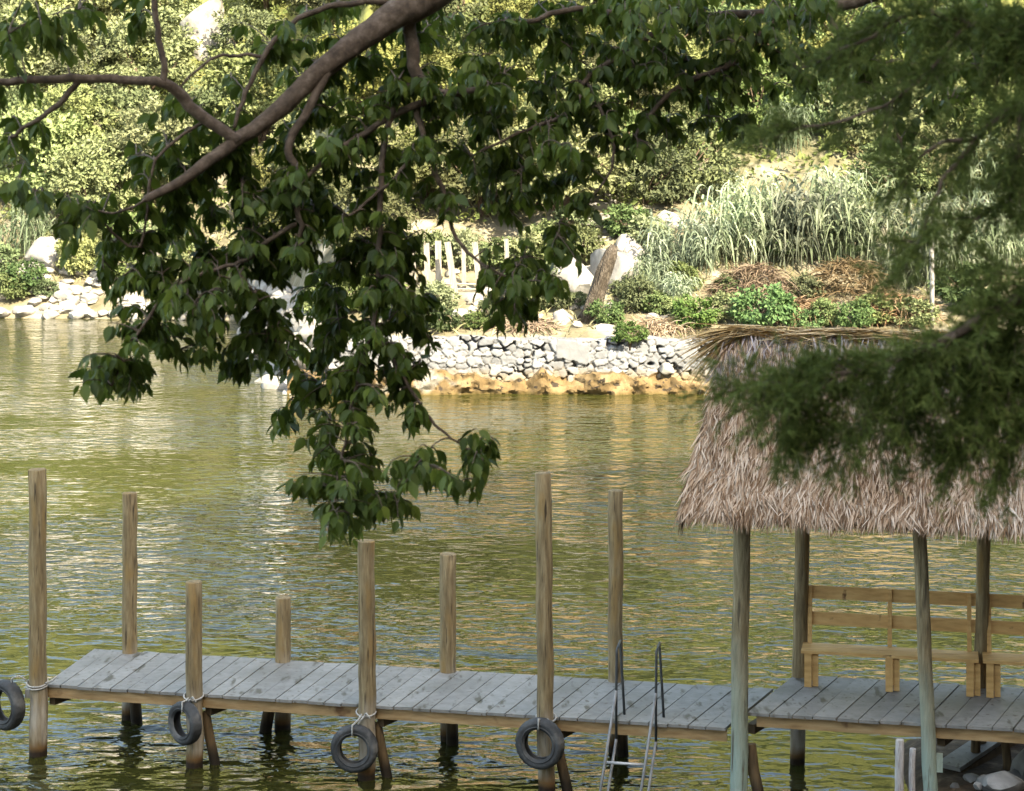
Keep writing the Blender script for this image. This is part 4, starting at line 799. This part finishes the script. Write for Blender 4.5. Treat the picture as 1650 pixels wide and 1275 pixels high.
# ------------------------------------------------------------------ the broad-leaved tree in front
tree = empty('broadleaf_tree', (3.4, 9.6, float(zn(3.4, 9.6)) - 0.1), 'dark broad leaved tree whose branches hang over the lake in front', 'tree')
tb = ORG[tree.name]
def L3(pts):                       # (px, py, depth, radius px) -> smooth 3-D polyline
    P = np.array([PY(a, b, c) for a, b, c, r in pts]); r = np.array([d * c / F for a, b, c, d in pts])
    t = np.arange(len(P)); tn = np.linspace(0, len(P) - 1, (len(P) - 1) * 4 + 1)
    def cr(A):
        out = []
        for q_ in tn:
            i_ = min(int(q_), len(A) - 2); f = q_ - i_; p0_, p1_, p2_, p3_ = A[max(i_ - 1, 0)], A[i_], A[i_ + 1], A[min(i_ + 2, len(A) - 1)]
            out.append(0.5 * (2 * p1_ + (p2_ - p0_) * f + (2 * p0_ - 5 * p1_ + 4 * p2_ - p3_) * f * f + (3 * p1_ - p0_ - 3 * p2_ + p3_) * f ** 3))
        return np.array(out)
    Ps = cr(P); Ps[1:-1] += rng.standard_normal((len(Ps) - 2, 3)) * 0.003
    return Ps, np.interp(tn, t, r)
limbs = [
 [(1450, -420, 9.4, 48), (1050, -230, 8.9, 40), (800, -85, 8.4, 31), (690, -8, 8.1, 27), (600, 48, 8.0, 21), (520, 112, 7.9, 17), (440, 186, 7.8, 14), (370, 236, 7.7, 11), (300, 286, 7.6, 9), (234, 321, 7.5, 6)],
 [(385, 228, 7.7, 9), (330, 190, 7.68, 10), (288, 152, 7.65, 10), (262, 134, 7.6, 8), (200, 130, 7.6, 7.5), (130, 127, 7.6, 7.5), (60, 128, 7.6, 6.5), (0, 133, 7.6, 6), (-60, 136, 7.6, 5)],
 [(265, 136, 7.6, 6), (262, 90, 7.6, 5.5), (252, 30, 7.6, 5), (244, -30, 7.6, 4.5)],
 [(128, 130, 7.6, 5.5), (95, 168, 7.6, 5), (60, 192, 7.6, 4), (15, 222, 7.6, 3)],
 [(378, 206, 7.7, 3), (396, 150, 7.75, 4), (430, 82, 7.8, 4.6), (480, 30, 7.9, 4.6), (545, 9, 8.0, 5), (625, 2, 8.05, 6)],
 [(292, 140, 7.65, 2.2), (330, 102, 7.7, 2.6), (370, 90, 7.75, 2.8), (424, 92, 7.8, 3.2)],
 [(532, 108, 7.9, 8), (500, 170, 7.85, 7.5), (466, 232, 7.8, 7), (474, 275, 7.8, 5.5), (478, 330, 7.8, 5), (486, 372, 7.8, 4), (470, 400, 7.8, 3)],
 [(476, 362, 7.8, 4), (430, 390, 7.75, 4), (395, 420, 7.7, 3.6), (350, 432, 7.65, 3.2), (280, 465, 7.6, 3), (225, 535, 7.55, 2.5), (180, 622, 7.5, 1.6)],
 [(662, 20, 8.1, 12), (662, 60, 8.1, 11), (668, 108, 8.1, 10.5), (690, 143, 8.1, 9), (722, 150, 8.15, 7), (790, 140, 8.2, 4)],
 [(700, 158, 8.1, 5.5), (650, 178, 8.05, 6), (570, 225, 8.0, 4.5), (510, 272, 7.95, 3.6), (470, 312, 7.9, 3)],
 [(670, 125, 8.1, 5.5), (640, 165, 8.05, 5.2), (620, 220, 8.0, 5), (614, 300, 7.95, 4.6), (611, 400, 7.9, 4.2), (605, 500, 7.85, 3.8), (580, 600, 7.8, 3.2), (560, 690, 7.75, 2.6), (545, 770, 7.7, 2), (530, 840, 7.68, 1.4)],
 [(670, 170, 8.1, 6), (680, 215, 8.05, 4.6), (700, 270, 8.0, 4.2), (718, 320, 8.0, 3.8), (736, 385, 7.95, 3.2), (775, 425, 7.9, 2.4), (835, 455, 7.85, 1.6)],
 [(680, 225, 8.0, 3.4), (645, 275, 7.95, 3.2), (600, 318, 7.9, 2.8), (560, 348, 7.85, 2)],
 [(606, 530, 7.8, 3), (640, 590, 7.8, 2.8), (680, 655, 7.75, 2.6), (706, 690, 7.7, 2.3), (735, 712, 7.7, 1.8), (775, 735, 7.7, 1.2)],
 [(1300, -160, 9.2, 22), (1180, -40, 9.0, 12), (1100, 5, 8.9, 9), (1000, 22, 8.8, 6), (930, 15, 8.7, 5), (850, 35, 8.6, 4)],
 [(1500, -60, 9.4, 22), (1400, -5, 9.4, 12), (1300, 18, 9.4, 9), (1180, 24, 9.3, 7), (1100, 24, 9.2, 5)],
 [(1090, 30, 8.9, 6), (1000, 90, 8.8, 4.5), (950, 123, 8.7, 4), (912, 183, 8.6, 3.6), (865, 202, 8.5, 3), (805, 228, 8.4, 2.4), (760, 252, 8.35, 1.8)],
 [(1250, 30, 9, 7), (1180, 104, 8.9, 6), (1110, 130, 8.8, 5), (1060, 170, 8.7, 4), (1010, 240, 8.6, 2.5)],
 [(945, 130, 8.7, 3), (985, 220, 8.6, 2.6), (978, 290, 8.5, 2), (900, 360, 8.4, 1.6)],
 [(238, 318, 7.5, 2.2), (180, 345, 7.5, 1.8), (110, 322, 7.5, 1.5), (40, 305, 7.5, 1.3), (0, 290, 7.5, 1.2)],
 [(340, 190, 7.7, 3), (250, 260, 7.6, 2.6), (225, 400, 7.6, 2.2), (140, 330, 7.55, 1.6)],
 [(1330, 18, 9.0, 6), (1390, 110, 8.9, 4), (1440, 200, 8.8, 2.6), (1455, 240, 8.8, 1.6)],
]
nodes = []
for k, pts in enumerate(limbs):
    P, r = L3(pts); m = MB(); m.tube(P, np.maximum(r, 0.002), 12 if k == 0 else 8, 0.05 if k == 0 else 0.03); m.build('branch', M_bark, tree, True)
    nodes.append(P)
tp = np.array([tb, tb + np.array([-0.05, 0, 2]), tb + np.array([-0.25, -0.05, 4]), PY(1560, -470, 9.45), PY(1450, -420, 9.4)])
m = MB(); m.tube(tp, [0.26, 0.2, 0.18, 0.15, 0.14], 14, 0.04); m.tube([tp[2], PY(1650, -200, 9.3), PY(1500, -60, 9.4)], [0.13, 0.1, 0.066], 10, 0.03); m.tube([tp[3], PY(1420, -250, 9.3), PY(1300, -160, 9.2)], [0.12, 0.1, 0.08], 10, 0.03); m.build('trunk', M_bark, tree, True)
NP = np.concatenate(nodes)
# leafy zones: x, y, rx, ry (photo px at the depth of the nearest branch) and the number of leafy twigs
zones = [(330, 40, 30, 20, 0), (60, 20, 70, 30, 7), (20, 70, 30, 50, 3), (90, 65, 60, 22, 4), (160, 20, 60, 30, 4), (200, 40, 35, 25, 3), (30, 160, 40, 45, 4), (20, 260, 28, 60, 4), (60, 225, 30, 20, 2),
 (290, 200, 60, 35, 7), (340, 160, 50, 40, 5), (430, 60, 60, 50, 5), (520, 30, 70, 35, 8), (460, 110, 45, 40, 6), (500, 90, 60, 40, 6), (250, 270, 60, 40, 9), (330, 270, 80, 60, 22), (420, 260, 90, 80, 36), (250, 350, 50, 50, 12), (340, 360, 80, 70, 26), (440, 370, 80, 80, 34), (160, 380, 65, 65, 15), (110, 340, 50, 30, 8),
 (60, 315, 45, 22, 5), (230, 440, 75, 60, 20), (330, 450, 80, 60, 24), (300, 530, 70, 55, 18), (220, 520, 50, 50, 10), (165, 600, 45, 40, 9), (215, 600, 40, 35, 7), (380, 540, 60, 50, 13), (440, 480, 60, 60, 18), (360, 590, 45, 30, 5),
 (530, 300, 80, 70, 30), (530, 200, 70, 60, 20), (600, 120, 80, 50, 15), (620, 200, 80, 60, 20), (520, 420, 80, 70, 30), (540, 520, 80, 60, 26), (600, 430, 70, 70, 20), (640, 330, 60, 70, 13), (640, 470, 55, 60, 16), (650, 560, 45, 50, 12), (520, 600, 80, 55, 22), (600, 620, 60, 45, 14), (480, 660, 50, 50, 11), (560, 700, 60, 50, 14), (510, 760, 45, 45, 9), (600, 780, 55, 50, 13), (560, 810, 70, 40, 12), (545, 860, 35, 18, 3), (640, 800, 30, 40, 5), (660, 660, 40, 30, 5), (690, 740, 30, 40, 4), (760, 720, 40, 35, 6), (750, 770, 40, 30, 5),
 (700, 40, 70, 40, 14), (700, 130, 80, 50, 15), (780, 60, 80, 50, 18), (780, 150, 90, 50, 20), (730, 210, 80, 50, 15), (830, 210, 80, 60, 22), (880, 120, 90, 60, 22), (880, 40, 80, 40, 18), (960, 50, 80, 45, 20), (970, 130, 80, 60, 22), (930, 210, 70, 60, 18), (870, 280, 80, 50, 17), (780, 290, 70, 45, 12), (760, 340, 50, 25, 3), (900, 340, 60, 50, 10), (910, 420, 35, 50, 8), (850, 400, 60, 40, 10), (830, 460, 60, 50, 14), (790, 475, 30, 30, 3), (690, 480, 30, 35, 4), (830, 510, 50, 25, 5), (690, 520, 35, 40, 6), (650, 400, 30, 40, 3),
 (1060, 60, 80, 60, 24), (1050, 140, 80, 60, 22), (1040, 215, 60, 35, 9), (1140, 90, 80, 60, 22), (1120, 170, 70, 50, 14), (1180, 190, 35, 40, 5), (1230, 70, 90, 60, 24), (1240, 140, 80, 35, 10), (1330, 60, 90, 60, 22), (1340, 120, 70, 40, 9), (1430, 70, 70, 60, 13), (1400, 150, 60, 40, 7), (1445, 220, 25, 35, 4), (1200, 10, 160, 25, 20), (1000, 5, 120, 20, 14), (600, 60, 30, 20, 2), (1510, 60, 60, 60, 13), (1540, 150, 50, 40, 7), (1600, 110, 50, 60, 9), (1480, 130, 50, 40, 7), (1610, 20, 60, 40, 9), (110, 590, 25, 40, 0), (480, 560, 70, 60, 12), (620, 520, 70, 70, 12), (560, 640, 70, 60, 10)]
LP0 = np.concatenate(nodes[:2]); LP0 = np.stack([CX + F * LP0[:, 0] / LP0[:, 1], HY + F * (HC - LP0[:, 2]) / LP0[:, 1]], 1)
tw = MB(); LO = []; LD = []; LN = []; LS = []
gt = np.random.default_rng(11)
GL = np.array([0, 0, -1.0])
for (cx, cy, rx, ry, nt) in zones:
    for _ in range(int(nt * 1.55 + 0.5)):
        a = gt.uniform(0, 6.28); rr = math.sqrt(gt.random()); ex, ey = cx + math.cos(a) * rr * rx, cy + math.sin(a) * rr * ry
        pp = np.stack([CX + F * NP[:, 0] / NP[:, 1], HY + F * (HC - NP[:, 2]) / NP[:, 1]], 1)
        pen = np.hypot(pp[:, 0] - ex, (pp[:, 1] - ey) * np.where(pp[:, 1] > ey, 1.5, 1.0)); k = int(np.argmin(pen)); Ya = NP[k, 1]
        dl = np.hypot(LP0[:, 0] - ex, LP0[:, 1] - ey).min()
        e = PY(ex, ey, Ya + (gt.normal(0.16, 0.30) if dl > 75 else 0.12 + abs(gt.normal(0, 0.3))) - (0.45 if (ex > 1000 and ey < 80) else 0)); s_ = NP[k]; dist = np.linalg.norm(e - s_)
        mid = (s_ + e) / 2 + np.array([gt.normal(0, .02), gt.normal(0, .02), 0.10 * dist + 0.01]); n_ = 8
        t = np.linspace(0, 1, n_)[:, None]; P = s_ * (1 - t) ** 2 + 2 * mid * t * (1 - t) + e * t ** 2
        tw.tube(P, np.linspace(0.0036, 0.0014, n_), 5, 0, False)
        if dist > 0.2 and gt.random() < 0.5: NP = np.concatenate([NP, P[3:6]])
        nl = int(gt.integers(8, 13)); span = min(0.40, dist)
        for j in range(nl):
            f = 1 - (j / nl) * span / max(dist, 1e-3) * 0.95 if dist > 0.05 else 1 - j / nl
            f = max(f, 0.05); x_ = f * (n_ - 1); i0 = min(int(x_), n_ - 2); q_ = P[i0] * (1 - (x_ - i0)) + P[i0 + 1] * (x_ - i0); td = unit(P[i0 + 1] - P[i0])
            sd_ = unit(np.cross(td, GL) + gt.standard_normal(3) * 0.35) * (1 if j % 2 else -1)
            d = unit(td * 0.4 + sd_ * 0.6 + GL * gt.uniform(0.5, 1.5) + gt.standard_normal(3) * 0.17)
            LO.append(q_ + d * 0.012); LD.append(d); LN.append(unit(unit(sd_ * 0.5 + np.array([0, 0, 0.7]) + gt.standard_normal(3) * 0.55))); LS.append(gt.uniform(0.050, 0.084) * (0.7 if gt.random() < 0.2 else 1) * (0.75 if j == 0 else 1))
tw.build('twigs', M_bark, tree, True)
T = np.array([(0, -.12, 0), (.006, 0, 0), (-.006, 0, 0), (0, .0, 0), (0, .22, -.02), (0, .48, -.05), (0, .74, -.11), (0, 1.0, -.21),
              (-.17, .12, .05), (-.275, .36, .06), (-.19, .64, 0), (-.05, .85, -.10), (.17, .12, .05), (.275, .36, .06), (.19, .64, 0), (.05, .85, -.10)])
TF = [(0, 1, 3), (0, 3, 2), (3, 4, 8), (4, 5, 9, 8), (5, 6, 10, 9), (6, 11, 10), (6, 7, 11), (3, 12, 4), (4, 12, 13, 5), (5, 13, 14, 6), (6, 14, 15), (6, 15, 7)]
Mx = frames(np.array(LD), np.array(LN)) * np.array(LS)[:, None, None]
lf = MB(); lf.scatter(T, TF, Mx, np.array(LO)); lf.build('foliage', M_leaf, tree, True)

# ------------------------------------------------------------------ the feathery tree at the right, close to the camera
ft = empty('feathery_tree', (2.6, 4.6, float(zn(2.6, 4.6)) - 0.05), 'fine needled feathery tree reaching in from the right, close and slightly blurred', 'tree')
boughs = [
 [(2450, 300, 4.7, 40), (2000, 380, 4.7, 26), (1720, 440, 4.6, 14), (1600, 505, 4.55, 9), (1500, 560, 4.5, 7), (1350, 606, 4.45, 5), (1250, 620, 4.4, 3), (1180, 622, 4.4, 1.5)],
 [(1650, 480, 4.6, 5), (1610, 570, 4.6, 3), (1580, 660, 4.55, 1.6)], [(1600, 505, 4.55, 5), (1560, 620, 4.6, 3), (1535, 740, 4.6, 1.4)], [(1540, 540, 4.5, 4), (1490, 630, 4.55, 2.6), (1450, 700, 4.6, 1.3)], [(1470, 570, 4.5, 4), (1420, 640, 4.5, 2.6), (1350, 715, 4.5, 1.3)], [(1390, 596, 4.45, 3), (1345, 650, 4.45, 2), (1285, 705, 4.45, 1.2)], [(1300, 615, 4.4, 3), (1280, 650, 4.4, 2), (1250, 660, 4.4, 1.4)],
 [(2200, -100, 4.8, 26), (1800, 60, 4.8, 14), (1660, 150, 4.75, 6), (1570, 225, 4.7, 4.5), (1510, 310, 4.65, 3), (1480, 390, 4.6, 3), (1460, 430, 4.6, 1.5)], [(1800, 60, 4.8, 8), (1640, 60, 4.8, 4), (1560, 40, 4.8, 4), (1500, 110, 4.75, 3), (1440, 160, 4.7, 2.4), (1370, 192, 4.7, 3), (1310, 200, 4.7, 2), (1250, 202, 4.7, 1.4)],
 [(1720, 110, 4.75, 6), (1650, 180, 4.7, 5), (1640, 260, 4.7, 3), (1620, 330, 4.7, 1.6)], [(1740, 360, 4.7, 6), (1660, 360, 4.7, 4), (1600, 330, 4.7, 3), (1560, 370, 4.65, 1.6)], [(1580, 220, 4.7, 4), (1500, 240, 4.7, 3), (1450, 300, 4.7, 1.6)], [(1560, 40, 4.8, 6), (1480, 20, 4.8, 4), (1380, 70, 4.8, 3), (1290, 110, 4.8, 1.6)], [(1700, 30, 4.8, 6), (1640, 60, 4.8, 4), (1600, 150, 4.8, 2)], [(1720, 440, 4.6, 6), (1660, 440, 4.6, 4), (1600, 440, 4.6, 2)], [(1700, 500, 4.6, 6), (1670, 600, 4.6, 4), (1620, 740, 4.6, 2)]]
dens = [1.3, 1.4, 1.5, 1.3, 1.1, 0.8, 1.0, 0.5, 0.7, 0.8, 0.5, 0.5, 0.8, 1.1, 0.6, 1.4]
gf = np.random.default_rng(21); sec = []
SO = []; SD = []; SL = []
for bi, pts in enumerate(boughs):
    P, r = L3(pts); m = MB(); bm_ = MB(); bm_.tube(P, np.maximum(r, 0.001), 8, 0.03)
    seg = np.linalg.norm(np.diff(P, axis=0), axis=1); cum = np.concatenate([[0], np.cumsum(seg)]); tot = cum[-1]
    inview = CX + F * P[:, 0] / P[:, 1] < 1760; s0_ = cum[np.argmax(inview)]
    nn = int((tot - s0_) / 0.0085 * dens[bi])
    for _ in range(nn):
        x_ = s0_ + (tot - s0_) * gf.random(); i0 = min(np.searchsorted(cum, x_) - 1, len(P) - 2); i0 = max(i0, 0); f = (x_ - cum[i0]) / seg[i0]; p = P[i0] * (1 - f) + P[i0 + 1] * f; td = unit(P[i0 + 1] - P[i0])
        d = unit(td * 0.8 + gf.standard_normal(3) * 0.55 + GL * gf.uniform(-0.35, 0.4)); L = gf.uniform(0.06, 0.17) * (1 - 0.3 * f)
        n_ = 5; t = np.linspace(0, 1, n_)[:, None]; Q_ = p + d * L * t + GL * 0.25 * L * t ** 2
        bm_.tube(Q_, np.linspace(0.0014, 0.0005, n_), 4, 0, False)
        ns = 14; ft_ = gf.random((ns, 1)); SO.append(p + d * L * ft_ + GL * 0.25 * L * ft_ ** 2); SD.append(unit(d + gf.standard_normal((ns, 3)) * 0.5 + GL * 0.1)); SL.append(gf.uniform(0.02, 0.06, ns))
    bm_.build('branch', M_bark, ft, True)
SO = np.concatenate(SO); SD = np.concatenate(SD); SL = np.concatenate(SL); per = 12
idx = np.repeat(np.arange(len(SO)), per); N = len(idx); f = gf.random((N, 1)); O = SO[idx] + SD[idx] * (SL[idx][:, None] * f)
D = unit(SD[idx] * 0.9 + gf.standard_normal((N, 3)) * 0.45); ln = gf.uniform(0.014, 0.034, N)
Mx = frames(D, rvec(N, gf)); Mx[:, :, 0] *= 0.0028; Mx[:, :, 1] *= ln[:, None]; Mx[:, :, 2] *= 0.001
nm = MB(); nm.scatter(np.array([(-.5, 0, 0), (.5, 0, 0), (0, 1, 0)]), [(0, 1, 2)], Mx, O); nm.build('foliage', M_needle, ft)
m = MB(); q0 = ORG[ft.name]; m.tube([q0, q0 + np.array([0.05, 0, 1.2]), PY(2450, 300, 4.7) + np.array([0.1, 0, 0]), PY(2250, -100, 4.8) + np.array([0.1, 0, 0.1]), q0 + np.array([-0.1, 0.1, 4.5])], [0.14, 0.12, 0.1, 0.08, 0.03], 12, 0.04); m.build('trunk', M_bark, ft, True)
